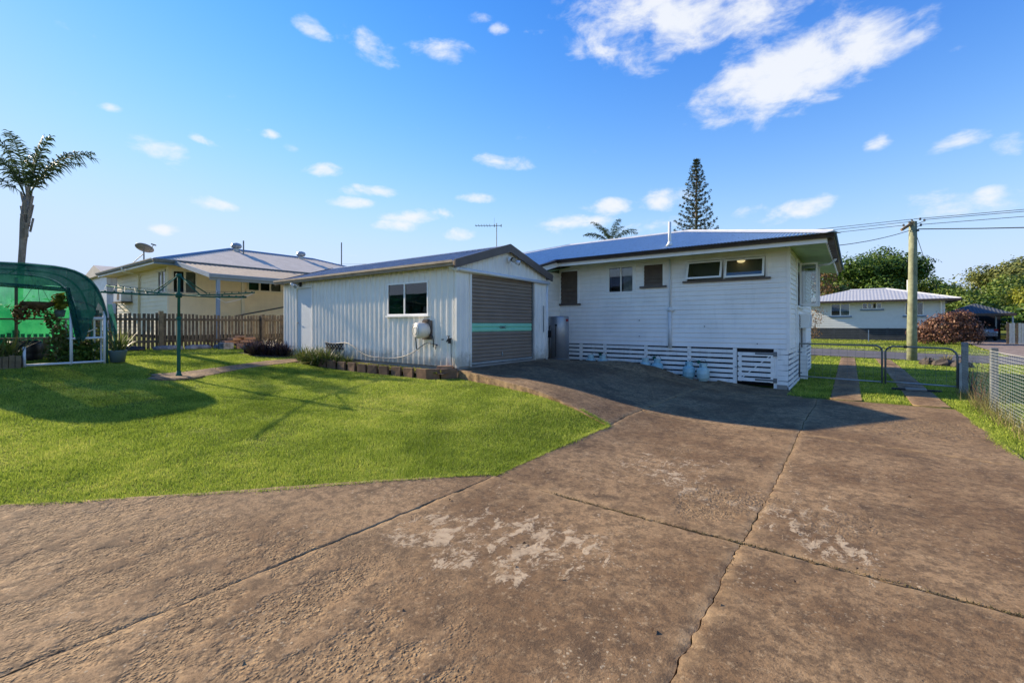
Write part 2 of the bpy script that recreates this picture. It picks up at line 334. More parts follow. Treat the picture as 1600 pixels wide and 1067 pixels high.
MT = dict(
 white=M('white_paint', (.92,.90,.85), .5, var=.04, sc=2, dirt=.12, dcol=(.45,.44,.4)),
 board=M('weatherboard_paint', (.94,.90,.84), .45, var=.05, sc=1.5, dirt=.2, dcol=(.5,.5,.48)),
 slat=M('slat_paint', (.92,.89,.83), .55, var=.06, sc=4, dirt=.35, dcol=(.36,.33,.28)),
 shed=M('shed_paint', (.86,.82,.74), .4, var=.04, sc=2, dirt=.30, dcol=(.36,.35,.3), spec=.5, splash=.42),
 door=M('door_paint', (.66,.69,.70), .45, var=.03, sc=2, dirt=.1, dcol=(.5,.48,.42)),
 roller=M('roller_brown', (.25,.19,.14), .42, var=.08, sc=3, dirt=.2, dcol=(.2,.18,.15)),
 teal=M('teal_band', (.27,.66,.44), .4, var=.05),
 brown=M('brown_trim', (.115,.09,.075), .45, var=.12, sc=4),
 darkbrown=M('dark_gutter', (.05,.036,.03), .4, var=.25, sc=6),
 tan=M('tan_gutter', (.30,.235,.165), .55, var=.2, sc=5, dirt=.4, dcol=(.12,.1,.08)),
 green=M('soffit_green', (.40,.55,.26), .6, var=.12, sc=3, dirt=.25, dcol=(.2,.3,.15)),
 roofblue=M('roof_blue', (.27,.41,.52), .34, metal=.4, var=.1, sc=5, dirt=.08, dcol=(.3,.36,.4)),
 shedroof=M('shed_roof', (.30,.32,.36), .4, metal=.4, var=.12, sc=3),
 cap=M('ridge_cap', (.62,.63,.62), .4, metal=.2, var=.1),
 nroof=M('grey_roof', (.60,.54,.46), .85, metal=0, spec=.1, var=.08, sc=2, dirt=.25, dcol=(.3,.29,.26)),
 nblue=M('blue_grey_trim', (.16,.23,.32), .5, var=.06),
 cream=M('cream_board', (.78,.69,.50), .55, var=.05, sc=2, dirt=.12, dcol=(.45,.38,.26)),
 creamsoff=M('cream_soffit', (.72,.60,.40), .6, var=.06),
 creamtrim=M('cream_trim', (.72,.68,.55), .5, var=.04),
 patio=M('patio_sheet', (.36,.31,.26), .8, metal=0, spec=.1, var=.1),
 wood=M('weathered_paling', (.115,.09,.06), .85, var=.4, sc=7, bump=.5, bsc=40, dirt=.6, dcol=(.07,.06,.045)),
 woodlight=M('paling_light', (.19,.145,.085), .85, var=.3, sc=6, bump=.5, bsc=40),
 hoist=M('hoist_green', (.03,.125,.085), .75, var=.12, sc=6, spec=.12),
 galv=M('galvanised', (.36,.39,.40), .45, metal=.6, var=.15, sc=8),
 galvdark=M('galv_dark', (.17,.185,.185), .55, metal=.4, var=.2, sc=8),
 wirew=M('wire_white', (.62,.64,.62), .5, metal=.2, var=.05),
 black=M('black_plastic', (.015,.015,.016), .4, var=.2),
 rubber=M('rubber', (.03,.03,.03), .7, var=.2),
 steel=M('tank_steel', (.33,.34,.36), .38, metal=.55, var=.06, sc=2),
 pvc=M('pvc_white', (.72,.74,.74), .35, var=.04, dirt=.1, dcol=(.5,.48,.42)),
 reel=M('reel_plastic', (.70,.69,.64), .45, var=.05, dirt=.25, dcol=(.45,.4,.3)),
 hose=M('hose_grey', (.30,.28,.24), .5, var=.1),
 gas=M('gas_bottle', (.30,.53,.58), .38, var=.12, sc=9, dirt=.3, dcol=(.4,.38,.3)),
 gaspale=M('gas_bottle_pale', (.42,.60,.60), .38, var=.12, sc=9, dirt=.35, dcol=(.46,.42,.3)),
 brass=M('brass', (.3,.2,.08), .35, metal=.8),
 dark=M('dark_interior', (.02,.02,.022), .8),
 room=M('room_beige', (.30,.28,.24), .8, var=.05),
 blind_or_dark=M('louvre_brown', (.14,.105,.08), .45, var=.12, sc=6),
 curtain=M('curtain', (.55,.56,.54), .8, var=.1, sc=12),
 red=M('red_lens', (.3,.01,.01), .3),
 terracotta=M('terracotta_edging', (.17,.095,.055), .85, var=.3, sc=6, bump=.5, bsc=50, dirt=.5, dcol=(.07,.055,.045)),
 brick=M('old_brick', (.38,.21,.125), .85, var=.3, sc=7, bump=.5, bsc=60),
 stone=M('pale_stone', (.26,.25,.24), .85, var=.5, sc=6, bump=.6, bsc=30, dirt=.5, dcol=(.05,.05,.045)),
 soil=M('soil', (.07,.05,.035), .95, var=.4, sc=10, bump=.8, bsc=40),
 pot=M('green_pot', (.10,.145,.145), .5, var=.1),
 asphalt=M('asphalt', (.10,.095,.098), .85, var=.2, sc=2, bump=.4, bsc=90),
 kerb=M('kerb_concrete', (.30,.27,.23), .85, var=.15, sc=3, bump=.3),
 gravel=M('drive_gravel', (.22,.17,.14), .95, var=.25, sc=3, bump=.6, bsc=60),
 darkrock=M('dark_rock', (.075,.06,.048), .9, var=.4, sc=6, bump=.6, bsc=30),
 pole=M('pole_timber', (.23,.245,.15), .8, var=.25, sc=5, bump=.5, bsc=30, dirt=.5, dcol=(.2,.16,.1)),
 poletop=M('crossarm', (.25,.16,.08), .8, var=.25, sc=8),
 bark=M('bark', (.14,.11,.085), .9, var=.3, sc=6, bump=.8, bsc=25),
 palmbark=M('palm_bark', (.22,.185,.15), .9, var=.3, sc=5, bump=.7, bsc=20, dirt=.5, dcol=(.1,.08,.06)),
 owall=M('pale_wall', (.66,.69,.68), .55, var=.03),
 oroof=M('pale_roof', (.42,.43,.44), .5, metal=.1, var=.06),
 oskirt=M('charcoal_batten', (.055,.065,.075), .6, var=.15),
 car=M('car_silver', (.28,.29,.31), .25, metal=.6, var=.03),
 plate=M('plate_white', (.8,.8,.78), .4),
 basket=M('coir', (.12,.075,.045), .95, var=.4, sc=15, bump=.8, bsc=60),
 plank=M('shelf_timber', (.30,.22,.15), .8, var=.25, sc=8),
 dishm=M('dish_grey', (.19,.20,.21), .5, var=.1),
 wire=M('cable', (.05,.05,.055), .6),
 emit=None)
MT['glass'] = glassmat('window_glass', (.75,.8,.8), 1.0)
em, ent, ep = newmat('lamp_glow'); ep.inputs['Emission Color'].default_value = (1,.72,.35,1); ep.inputs['Emission Strength'].default_value = .35; MT['emit'] = em

def corr(b, o, u, v, n, u0, u1, vf, pitch=.076, amp=.009, kind='sine', phase=0.0):
    """corrugated or ribbed sheet: u runs across the ribs, v along them; vf(u) gives the two ends."""
    o, u, v, n = Vector(o), Vector(u), Vector(v), Vector(n); us = []
    k0 = math.floor((u0-phase)/pitch)-1; k1 = math.ceil((u1-phase)/pitch)+1
    for k in range(k0, k1+1):
        c = phase + k*pitch
        if kind == 'sine':
            for j in range(6): us.append((c+pitch*j/6, amp*math.sin(2*math.pi*j/6)))
        else:
            w = pitch*.13
            us += [(c-w-.009, 0), (c-w*.55, amp), (c+w*.55, amp), (c+w+.009, 0)]
    def hgt(x):
        for (a, ha), (c, hc) in zip(us, us[1:]):
            if a <= x <= c and c > a: return ha+(hc-ha)*(x-a)/(c-a)
        return 0
    pts = [(u0, hgt(u0))]+[p for p in us if u0 < p[0] < u1]+[(u1, hgt(u1))]
    vs = []; fs = []
    for x, h in pts:
        a, c = vf(x) if callable(vf) else vf
        vs += [o+u*x+v*a+n*h, o+u*x+v*c+n*h]
    for i in range(len(pts)-1): fs.append((2*i, 2*i+2, 2*i+3, 2*i+1))
    if u.cross(v).dot(n) < 0: fs = [f[::-1] for f in fs]
    return b.add(vs, fs)
# ================================================================ TERRAIN
ZC = TPS([(0,0,0),(-4,-2,0),(-7,-3,.04),(4,0,0),(-5.5,.45,.03),(-4.3,1.9,.02),(-2.8,3.5,0),(-.6,3.4,0),(1.5,3.4,0),(1.5,7,-.01),(-.6,7,0),(-2.85,6.1,.015),(-1,9,-.02),(1.5,9,-.02),(1.5,11.5,-.04),
          (-.3,11.5,-.05),(-1.28,12.5,-.08),(-1.5,12.2,-.07),(-2.85,8,.05),(-2.6,10,.03),(-3.4,6.25,.2),(-4.2,6.45,.36),(-5.5,6.75,.475),(-6.65,7,.555),(-6.7,8.6,.57),(-6.7,10.3,.575),(-5.2,8.6,.42),(-4,8.6,.25),
          (-7.0,11.6,.47),(-6.65,12.0,.44),(-5.42,12.0,.45),(-4.29,12.0,.405),(-3.98,12.0,.304),(-3.49,12.0,.14),(-3.0,12.0,.05),(-2.3,12.4,-.04),(-4.9,10.6,.36),(-3.8,10.6,.17)])
_ZL = TPS([(0,-3,-.03),(3,0,-.02),(1.6,4,-.03),(3,6,-.02),(3,10,-.04),(2,12,-.05),(-.6,11.8,-.06),(.5,11.8,-.06),(0,14.5,-.06),(2,14.5,-.07),(1.5,20,-.07),(-1,20,-.06),
           (-5.6,.5,0),(-4.3,1.9,-.01),(-2.85,3.6,-.03),(-2.85,5,-.02),(-2.9,6.1,-.01),(-3.4,6.25,.16),(-4.2,6.4,.28),(-5.5,6.6,.33),(-6.6,6.8,.35),(-7,6.4,.35),(-8.6,6.4,.36),(-10.3,6.4,.38),(-12.3,6.4,.46),
           (-11.3,3.4,.40),(-13.3,1.4,.65),(-13.3,2.6,.63),(-17.3,2,.74),(-17.3,8,.70),(-14.2,6.5,.57),(-9,2,.25),(-6,2.5,.1),(-6,5,.2),(-8.5,4.2,.26),(-9,-1,.25),(-14,-3,.6),(-11,8,.5),(-7,9,.4),
           (-3,13,-.1),(-9,14,.2),(-1.2,28,-.08),(3.6,27,-.16),(-3,35.3,-.02),(5,35.3,-.2),(0,52,.1),(8,55,.1),(-18,40,.3),(-40,5,1.0),(-25,7,.8),(-30,25,.8),(30,30,-.3),(30,60,0),(-60,60,1),(20,0,-.2),(10,-15,-.2),(-30,-20,.7),(-45,-40,.8),(50,-30,-.2)])
def ZL(x, y):
    x = np.asarray(x, float); y = np.asarray(y, float); r = np.hypot(x, y)
    w = np.clip((r-55)/60, 0, 1); w = w*w*(3-2*w)
    return _ZL(np.where(r > 115, 0, x), np.where(r > 115, 0, y))*(1-w) + .2*w
def zl(x, y): return float(ZL(np.array([x]), np.array([y]))[0])
def zc(x, y): return float(ZC(np.array([x]), np.array([y]))[0])

LAWN_EDGE = [(-9.2,-3.5),(-5.55,.45),(-4.26,1.87),(-2.86,3.57)]
RAMP = [(-2.86,6.12),(-3.4,6.25),(-4.2,6.45),(-5.5,6.72),(-6.66,6.93),(-6.66,10.9),(-7.66,10.9),(-7.66,12.86),(-1.2,12.86),(-1.2,11.62),(-.62,11.5),(-2.86,9)]
CONC = [(-9.2,-3.5),(-5.55,.45),(-4.26,1.87),(-2.86,3.57),(-2.86,6.12),(-3.4,6.25),(-4.2,6.45),(-5.5,6.72),(-6.66,6.93),(-6.66,10.9),(-7.66,10.9),(-7.66,12.86),(-1.2,12.86),(-1.2,11.6),(1.5,11.55),(1.5,-3.5)]
PATH = [(-13.4,6.9),(-12.3,6.9),(-12.15,5.9),(-12.0,5.2),(-11.55,4.3),(-10.95,3.55),(-10.95,3.15),(-11.4,2.95),(-11.75,3.3),(-12.0,4.2),(-12.75,5.3),(-13.3,6.2)]

# ---- concrete material: worn, patchy, exposed stone
def concrete_mat(name, shade=1.0):
    m, nt, p = newmat(name); t = NT(nt); k = lambda *c: mul((c[0]*.90, c[1]*.89, c[2]*.78), shade)
    base = t.mix(t.ramp(t.noise(.75, 6, .65), .38, .62), k(.19,.115,.066), k(.36,.24,.145))
    base = t.mix(t.ramp(t.noise(1.7, 7, .72, dist=.7), .52, .66, 0, .8), base, k(.095,.062,.042))
    base = t.mix(t.ramp(t.noise(2.6, 7, .75, t.scale(t.P(), (1.0, .55, 1)), .5), .55, .70, 0, .7), base, k(.43,.305,.195))
    base = t.mix(t.ramp(t.noise(.9, 5, .6, t.scale(t.P(), (2.4, .35, 1)), .3), .56, .72, 0, .5), base, k(.15,.10,.066))
    # grain of sand and small stones
    base = t.mix(t.ramp(t.noise(40, 6, .85), .45, .68, 0, .6), base, k(.10,.064,.04))
    base = t.mix(t.ramp(t.noise(75, 4, .8), .56, .72, 0, .45), base, k(.46,.335,.22))
    vc = t.voro(85, out='Color'); cs = nt.nodes.new('ShaderNodeSeparateColor'); nt.links.new(vc, cs.inputs[0])
    base = t.mix(t.ramp(cs.outputs[1], .86, .92, 0, .45), base, k(.07,.05,.036))
    base = t.mix(t.math('MULTIPLY', t.ramp(cs.outputs[2], .965, .98, 0, .6), t.ramp(t.noise(1.3, 3), .5, .6)), base, k(.56,.48,.38))
    # dense dark mottling
    base = t.mix(t.ramp(t.noise(11, 7, .8, dist=.3), .44, .60, 0, .7), base, k(.085,.057,.04))
    base = t.mix(t.ramp(t.noise(19, 6, .8), .54, .68, 0, .6), base, k(.46,.34,.225))
    # pale render skin left in ragged flakes
    fl = t.math('ADD', t.math('ADD', t.math('MULTIPLY', t.noise(5.5, 8, .78, t.scale(t.P(), (1.5, .75, 1)), .5), .8), t.math('MULTIPLY', t.noise(24, 5, .7), .2)), t.math('MULTIPLY', t.attr('flake'), .136))
    flm = t.ramp(fl, .655, .70)
    base = t.mix(t.math('MULTIPLY', flm, t.ramp(t.noise(12, 5, .7), .3, .6, .35, .8)), base, k(.54,.43,.325))
    base = t.mix(t.math('MULTIPLY', t.attr('rim'), t.ramp(t.noise(7, 4, .65), .35, .65, .0, .75)), base, k(.43,.295,.175))
    # exposed pebbles
    wob = nt.nodes.new('ShaderNodeVectorMath'); wob.operation = 'MULTIPLY_ADD'; nz = nt.nodes.new('ShaderNodeTexNoise'); nz.inputs['Scale'].default_value = 30; nz.inputs['Detail'].default_value = 4
    nt.links.new(t.P(), nz.inputs['Vector']); nt.links.new(nz.outputs['Color'], wob.inputs[0]); wob.inputs[1].default_value = (.03,.03,.03); nt.links.new(t.P(), wob.inputs[2])
    vd = t.math('ADD', t.math('MULTIPLY', t.voro(55, vec=wob.outputs[0]), .6), t.math('MULTIPLY', t.voro(26, vec=wob.outputs[0]), .4)); v2 = t.voro(55, vec=wob.outputs[0], out='Color'); c2 = nt.nodes.new('ShaderNodeSeparateColor'); nt.links.new(v2, c2.inputs[0])
    ag = t.math('MULTIPLY', t.attr('agg'), t.ramp(t.noise(3.5, 4, .6), .40, .58))
    base = t.mix(t.math('MULTIPLY', ag, .6), base, t.mix(c2.outputs[0], k(.12,.075,.045), k(.40,.275,.165)))
    spn = t.math('ADD', t.noise(6.5, 6, .7, dist=.4), t.math('MULTIPLY', t.attr('spall'), .26))
    sp = t.ramp(spn, .70, .735)
    base = t.mix(t.math('MULTIPLY', sp, .55), base, t.mix(c2.outputs[1], k(.13,.085,.055), k(.36,.25,.16)))
    pits = t.math('MULTIPLY', t.ramp(t.voro(15), .04, .085, 1, 0), t.ramp(t.noise(2.2, 3), .5, .62))
    base = t.mix(t.math('MULTIPLY', pits, .8), base, (.05,.035,.025))
    nt.links.new(base, p.inputs['Base Color']); p.inputs['Roughness'].default_value = .9; p.inputs['Specular IOR Level'].default_value = .2
    h = t.math('ADD', t.math('MULTIPLY', t.noise(90, 3, .7), .5), t.math('MULTIPLY', flm, .4))
    h = t.math('SUBTRACT', h, t.math('MULTIPLY', t.math('MULTIPLY', ag, t.ramp(vd, .0, .6)), 1.9))
    h = t.math('SUBTRACT', h, t.math('MULTIPLY', pits, 1.2))
    h = t.math('SUBTRACT', h, t.math('MULTIPLY', sp, t.math('ADD', .9, t.math('MULTIPLY', vd, 1.4))))
    h = t.math('ADD', h, t.math('MULTIPLY', t.noise(7, 6, .72), 1.0))
    nt.links.new(t.bump(h, .6, .012), p.inputs['Normal'])
    return m
MT['conc'] = concrete_mat('old_concrete')
MT['concgrey'] = concrete_mat('path_concrete', 1.1)

# places where the pale skin survives (x, y, radius, amount)
FLAKES = [(-2.05,2.55,.55,1.0),(-1.75,2.35,.4,.9),(-2.45,2.3,.4,.8),(-2.7,2.2,.3,.7),(-1.55,2.9,.45,.8),(-2.6,3.3,.3,.6),(-.35,4.1,.45,.8),(-.2,4.7,.5,.6),(-.9,4.2,.5,.7),(-1.4,4.4,.4,.7),(-1.7,5.0,.5,.6),(-1.1,5.4,.7,.65),
          (-2.2,4.2,.5,.6),(-.1,3.7,.35,.8),(.2,3.4,.4,.55),(.9,4.6,.5,.4),(1.3,6.2,.5,.45),(-1.2,1.5,.35,.55),(-.75,1.25,.35,.5),(.4,5.6,.6,.4),(-2.2,5.2,.5,.5),(-3.3,2.85,.35,.7),(-.4,6.4,.5,.5)]
AGG = [(-3.0,.9,.9),(-2.4,.75,.8),(-1.9,.9,.6),(-3.6,.5,.7),(-4.6,1.0,.55),(-4.9,.3,.8),(-1.5,.9,.45),(-.95,4.35,.35),(.6,8.7,.8),(1.0,9.3,.6),(.1,1.7,.35),(.55,1.9,.45),(-5.6,-.2,.8),(-1.0,4.0,.3)]
SPALL = [(-.95,4.3,.33),(-.55,4.45,.2),(-.15,4.15,.28),(.05,4.4,.2),(.75,9.1,.7),(.2,1.75,.22),(.45,1.95,.25),(.7,2.2,.2),(-2.75,2.45,.12),(-1.75,5.6,.3),(-3.9,1.2,.3),(-4.8,.9,.3),(.9,3.0,.2)]
def warp(x, y):
    return (x + .012*(vnoise(x*1.9, y*1.9, 3)-.5)*2 + .009*(vnoise(x*11, y*11, 5)-.5)*2 + .007*(vnoise(x*34, y*34, 15)-.5)*2, y + .012*(vnoise(x*1.8+9, y*1.8, 4)-.5)*2 + .009*(vnoise(x*11, y*11+7, 6)-.5)*2 + .007*(vnoise(x*33, y*33+5, 16)-.5)*2)
drive = thing('concrete_driveway', 'cracked brown concrete driveway in large worn slabs', 'driveway', kind='structure')
JOINTX, JOINTY = (-2.86, -.62), (3.47, 7.25)
def slab(corners, res, gap=.0025, gapv=None, seed=0, lift=0.0, mat='conc', thick=.22, parent=drive, name='slab', hf=None):
    c = np.array(corners, float)                # a, b, c, d counter-clockwise
    L1 = max(np.hypot(*(c[1]-c[0])), np.hypot(*(c[2]-c[3]))); L2 = max(np.hypot(*(c[3]-c[0])), np.hypot(*(c[2]-c[1])))
    nu, nv = max(4, int(L1/res)), max(4, int(L2/res))
    u, v = np.meshgrid(np.linspace(0, 1, nu+1), np.linspace(0, 1, nv+1), indexing='ij')
    gv = gap*2.6 if gapv is None else gapv; uu = gap/L1 + u*(1-2*gap/L1); vv = gv/L2 + v*(1-2*gv/L2)
    pt = lambda k: c[0][k]*(1-uu)*(1-vv)+c[1][k]*uu*(1-vv)+c[2][k]*uu*vv+c[3][k]*(1-uu)*vv
    x, y = pt(0), pt(1)
    x, y = warp(x, y)
    cx, cy = c.mean(0)
    # chipped arrises
    edge = np.minimum(np.minimum(u*L1, (1-u)*L1), np.minimum(v*L2, (1-v)*L2))
    chip = np.maximum(0, fbm(x*9, y*9, seed+20, 3)*1.6-.12)*.10*np.exp(-edge/.05)
    z = (hf or ZC)(x, y) + lift + .010*fbm(x*1.1, y*1.1, seed, 3) + .004*fbm(x*8, y*8, seed+3, 3)
    z = z - .006*np.exp(-edge/.012) - chip*.3
    bnd = (u == 0) | (u == 1) | (v == 0) | (v == 1)
    pull = np.where(bnd, np.maximum(0, fbm(x*14, y*14, seed+40, 3)+.02)*.022, 0)
    dx, dy = cx-x, cy-y; dl = np.hypot(dx, dy)+1e-6
    x = x + pull*dx/dl; y = y + pull*dy/dl
    idx = np.arange((nu+1)*(nv+1)).reshape(nu+1, nv+1)
    F = np.stack([idx[:-1, :-1], idx[1:, :-1], idx[1:, 1:], idx[:-1, 1:]], -1).reshape(-1, 4)
    V = np.stack([x, y, z], -1).reshape(-1, 3)
    ring = np.r_[idx[:, 0], idx[-1, 1:], idx[-2::-1, -1], idx[0, -2:0:-1]]
    low = V[ring].copy(); low[:, 2] -= thick; k = len(V); n = len(ring)
    V2 = np.r_[V, V[ring], low]; i = np.arange(n); j = (i+1) % n
    F2 = np.r_[F, np.stack([k+j, k+i, k+n+i, k+n+j], -1)]
    o = fastmesh(name, V2, F2, MT[mat], parent, True)
    me = o.data; X, Y = V2[:, 0], V2[:, 1]
    fl = sum(a*np.exp(-((X-fx)**2+(Y-fy)**2)/(r*r)) for fx, fy, r, a in FLAKES)
    ag = np.clip(sum(1.25*np.exp(-((X-fx)**2+(Y-fy)**2)/(r*r)) for fx, fy, r in AGG), 0, 1)
    sp_ = np.clip(sum(1.2*np.exp(-((X-fx)**2+(Y-fy)**2)/(r*r)) for fx, fy, r in SPALL), 0, 1)
    e2 = np.r_[edge.ravel(), np.zeros(2*n)]; rim = np.exp(-(e2/.06)**1.3)
    for nm, arr in (('flake', np.clip(fl, 0, 1.2)), ('agg', ag), ('rim', rim), ('spall', sp_)):
        at = me.attributes.new(nm, 'FLOAT', 'POINT'); at.data.foreach_set('value', np.asarray(arr, np.float32))
    return o
slab([(-.62,-3.5),(1.52,-3.5),(1.52,3.45),(-.62,3.45)], .03, seed=1)
slab([(-3.1,-3.5),(-.62,-3.5),(-.62,3.45),(-2.86,3.52)], .03, seed=2)
slab([(-9.2,-3.72),(-3.1,-3.5),(-2.86,3.5),(-2.9,3.52)], .045, seed=3)
slab([(-.62,3.45),(1.52,3.45),(1.52,7.1),(-.62,7.4)], .035, seed=4)
slab([(-2.86,3.52),(-.62,3.45),(-.62,7.4),(-2.86,7.4)], .035, seed=5)
slab([(-.62,7.4),(1.52,7.1),(1.5,11.5),(-.62,11.55)], .05, seed=6)
slab([(-2.86,7.4),(-.62,7.4),(-.62,11.55),(-2.86,11.2)], .05, gap=.006, seed=7)
ramp = slab([(-6.66,6.93),(-2.86,6.12),(-2.86,11.2),(-6.66,10.95)], .05, gap=.004, seed=8, thick=.3, lift=.004)
slab([(-7.66,10.95),(-2.86,11.2),(-2.86,12.04),(-7.66,12.04)], .05, gap=.002, seed=9, thick=.5)
chan = lambda x, y: np.interp(x, [-7.7,-4.5,-3.4,-2.8], [.13,.08,.03,.0])+0*y
slab([(-7.66,12.05),(-2.86,12.05),(-2.86,12.84),(-7.66,12.84)], .08, gap=.002, seed=12, hf=chan)
slab([(-2.86,11.2),(-.9,11.55),(-.95,12.84),(-2.86,12.84)], .05, gap=.004, seed=10)
# low hump of patched concrete by the tank
hump = lambda x, y: ZC(x, y)+.075*np.exp(-(((x+4.9)/.75)**2+((y-11.5)/.40)**2)**2)
slab([(-5.9,11.1),(-4.0,10.95),(-3.85,11.9),(-5.7,12.02)], .05, gap=.004, seed=11, lift=.0, hf=hump, mat='concgrey')
# wheel strips through the gate to the street
strip = thing('wheel_strips', 'pair of narrow concrete wheel strips running through the gate', 'driveway', kind='structure')
ZLo = lambda x, y: ZL(x, y)+.025
for xs in ((-.42,.12),(.88,1.42)):
    yy = [11.62, 14.3, 17.2, 20.2, 23.4, 27.2]
    for k in range(5):
        s0 = (yy[k]-11.6)/15*-.12; s1 = (yy[k+1]-11.6)/15*-.12
        slab([(xs[0]+s0,yy[k]),(xs[1]+s0,yy[k]),(xs[1]+s1,yy[k+1]),(xs[0]+s1,yy[k+1])], .12, gap=.008, seed=30+k, parent=strip, mat='concgrey', hf=ZLo)
path = thing('garden_path', 'curving old concrete path from the shed door to the clothes hoist', 'path', kind='structure')
gp = [((-12.95,6.92),(-12.35,6.92)),((-12.9,5.9),(-12.15,5.8)),((-12.5,5.1),(-11.85,4.95)),((-12.15,4.4),(-11.4,4.25)),((-11.8,3.6),(-11.0,3.65)),((-11.7,3.0),(-10.95,3.05))]
for k in range(5):
    slab([gp[k+1][0], gp[k+1][1], gp[k][1], gp[k][0]], .06, gap=.004, seed=50+k, parent=path, mat='concgrey', hf=ZLo)
bp = B().lathe([(0,.02),(.42,.02),(.5,0),(.5,-.2)], (-11.3,3.35,zl(-11.3,3.35)+.012), 20)
bp.build('base_pad', MT['concgrey'], path)

# ---- ground sheet
def axis(lo, hi, f0, f1, step):
    a = list(np.arange(f0, f1+1e-6, step)); s = step; x = a[-1]
    while x < hi: s *= 1.35; x += s; a.append(x)
    s = step; x = a[0]
    while x > lo: s *= 1.35; x -= s; a.insert(0, x)
    return np.array(a)
gx, gy = np.meshgrid(axis(-900, 900, -19, 7, .16), axis(-500, 1200, -4, 16, .16), indexing='ij')
gz = ZL(gx, gy); inside = inpoly(gx, gy, CONC); ed = edgedist(gx, gy, CONC)
dep = np.clip((ed-.10)/.12, 0, 1)
gz = np.where(inside, gz*(1-dep)+np.minimum(gz, ZC(gx, gy)-.035)*dep, gz)
gz = np.where(inside, np.minimum(gz, ZC(gx, gy)-.015-.02*np.clip(ed/.1, 0, 1)), gz)
inch = (gx > -8) & (gx < -2.7) & (gy > 11.7) & (gy < 14); gz = np.where(inch, np.minimum(gz, -.12), gz)
gz = gz + np.where(inside, 0, .012*fbm(gx*1.3, gy*1.3, 11, 3))
gi = np.arange(gx.size).reshape(gx.shape)
def ground_mat():
    m, nt, p = newmat('lawn_ground'); t = NT(nt)
    c = t.mix(t.ramp(t.noise(1.2, 6, .65), .3, .7), (.085,.11,.016), (.16,.185,.03))
    c = t.mix(t.ramp(t.noise(14, 6, .7), .45, .75, 0, .6), c, (.10,.085,.03))
    c = t.mix(t.ramp(t.noise(.35, 4, .6), .55, .75, 0, .5), c, (.14,.14,.04))
    nt.links.new(c, p.inputs['Base Color']); p.inputs['Roughness'].default_value = .95; p.inputs['Specular IOR Level'].default_value = .1
    nt.links.new(t.bump(t.noise(60, 5, .7), .8, .02), p.inputs['Normal']); return m
MT['ground'] = ground_mat()
g = fastmesh('ground', np.stack([gx, gy, gz], -1).reshape(-1, 3), np.stack([gi[:-1, :-1], gi[1:, :-1], gi[1:, 1:], gi[:-1, 1:]], -1).reshape(-1, 4), MT['ground'], None, True)
setp(g, 'green lawn and earth of the yard and the street verge', 'ground', kind='structure')

# ---- street
def sheet(name, poly_fn, nx, ny, mat, lift, label, cat):
    u, v = np.meshgrid(np.linspace(0, 1, nx), np.linspace(0, 1, ny), indexing='ij'); x, y = poly_fn(u, v)
    z = ZL(x, y)+lift; i = np.arange(x.size).reshape(x.shape)
    o = fastmesh(name, np.stack([x, y, z], -1).reshape(-1, 3), np.stack([i[:-1, :-1], i[1:, :-1], i[1:, 1:], i[:-1, 1:]], -1).reshape(-1, 4), MT[mat], None, True)
    return setp(o, label, cat, kind='structure')
sheet('road', lambda u, v: (-90+u*200, 27.6+v*7.4), 160, 14, 'asphalt', .03, 'grey asphalt street behind the gate', 'road')
sheet('kerb', lambda u, v: (-90+u*200, 35.0+v*.3), 200, 4, 'kerb', .10, 'low dark concrete kerb on the far side of the street', 'kerb')
sheet('neighbour_driveway', lambda u, v: (6.6+u*3.6+v*.6, 35.32+v*24), 10, 40, 'gravel', .035, 'brown gravel drive leading up to the carport', 'driveway')

# ================================================================ GRASS
MT['grass'] = leafmat('lawn_grass', [(.12,.18,.018),(.24,.33,.034),(.44,.52,.075),(.66,.63,.16),(.74,.64,.27)], .35, .6, .27)
MT['grassdry'] = leafmat('dry_grass', [(.10,.12,.03),(.22,.19,.07),(.32,.26,.12)], .3, .7)
def blades(px, py, pz, h, w, lean=.55):
    n = len(px); a = RNG.uniform(0, 2*np.pi, n); le = RNG.uniform(.1, lean, n)*h; b = RNG.uniform(0, 2*np.pi, n)
    bx, by = np.cos(a)*w/2, np.sin(a)*w/2
    V = np.empty((n, 3, 3)); V[:, 0] = np.stack([px-bx, py-by, pz], -1); V[:, 1] = np.stack([px+bx, py+by, pz], -1)
    V[:, 2] = np.stack([px+np.cos(b)*le, py+np.sin(b)*le, pz+h], -1)
    return V.reshape(-1, 3), np.arange(3*n).reshape(-1, 3)
SHEDF = [(-14.2,6.9),(-6.6,6.9),(-6.6,10.5),(-14.2,10.5)]
BED = [(-12.3,6.3),(-7.0,6.42),(-6.62,6.9),(-12.3,7.0)]
def scatter(poly, dmax, k, avoid=(), cap=1e9):
    P = np.array(poly); x0, y0 = P.min(0); x1, y1 = P.max(0); n = int((x1-x0)*(y1-y0)*dmax)
    x = RNG.uniform(x0, x1, n); y = RNG.uniform(y0, y1, n)
    d = np.hypot(x, y)
    fw = -x*math.sin(rad(37))+y*math.cos(rad(37)); lt = x*math.cos(rad(37))+y*math.sin(rad(37))
    ok = inpoly(x, y, poly) & (RNG.random(n) < np.minimum(1, (k/d)**1.6)) & (fw > 1) & (np.abs(lt) < fw*1.75+1.5)
    for a in avoid: ok &= ~inpoly(x, y, a)
    return x[ok], y[ok]
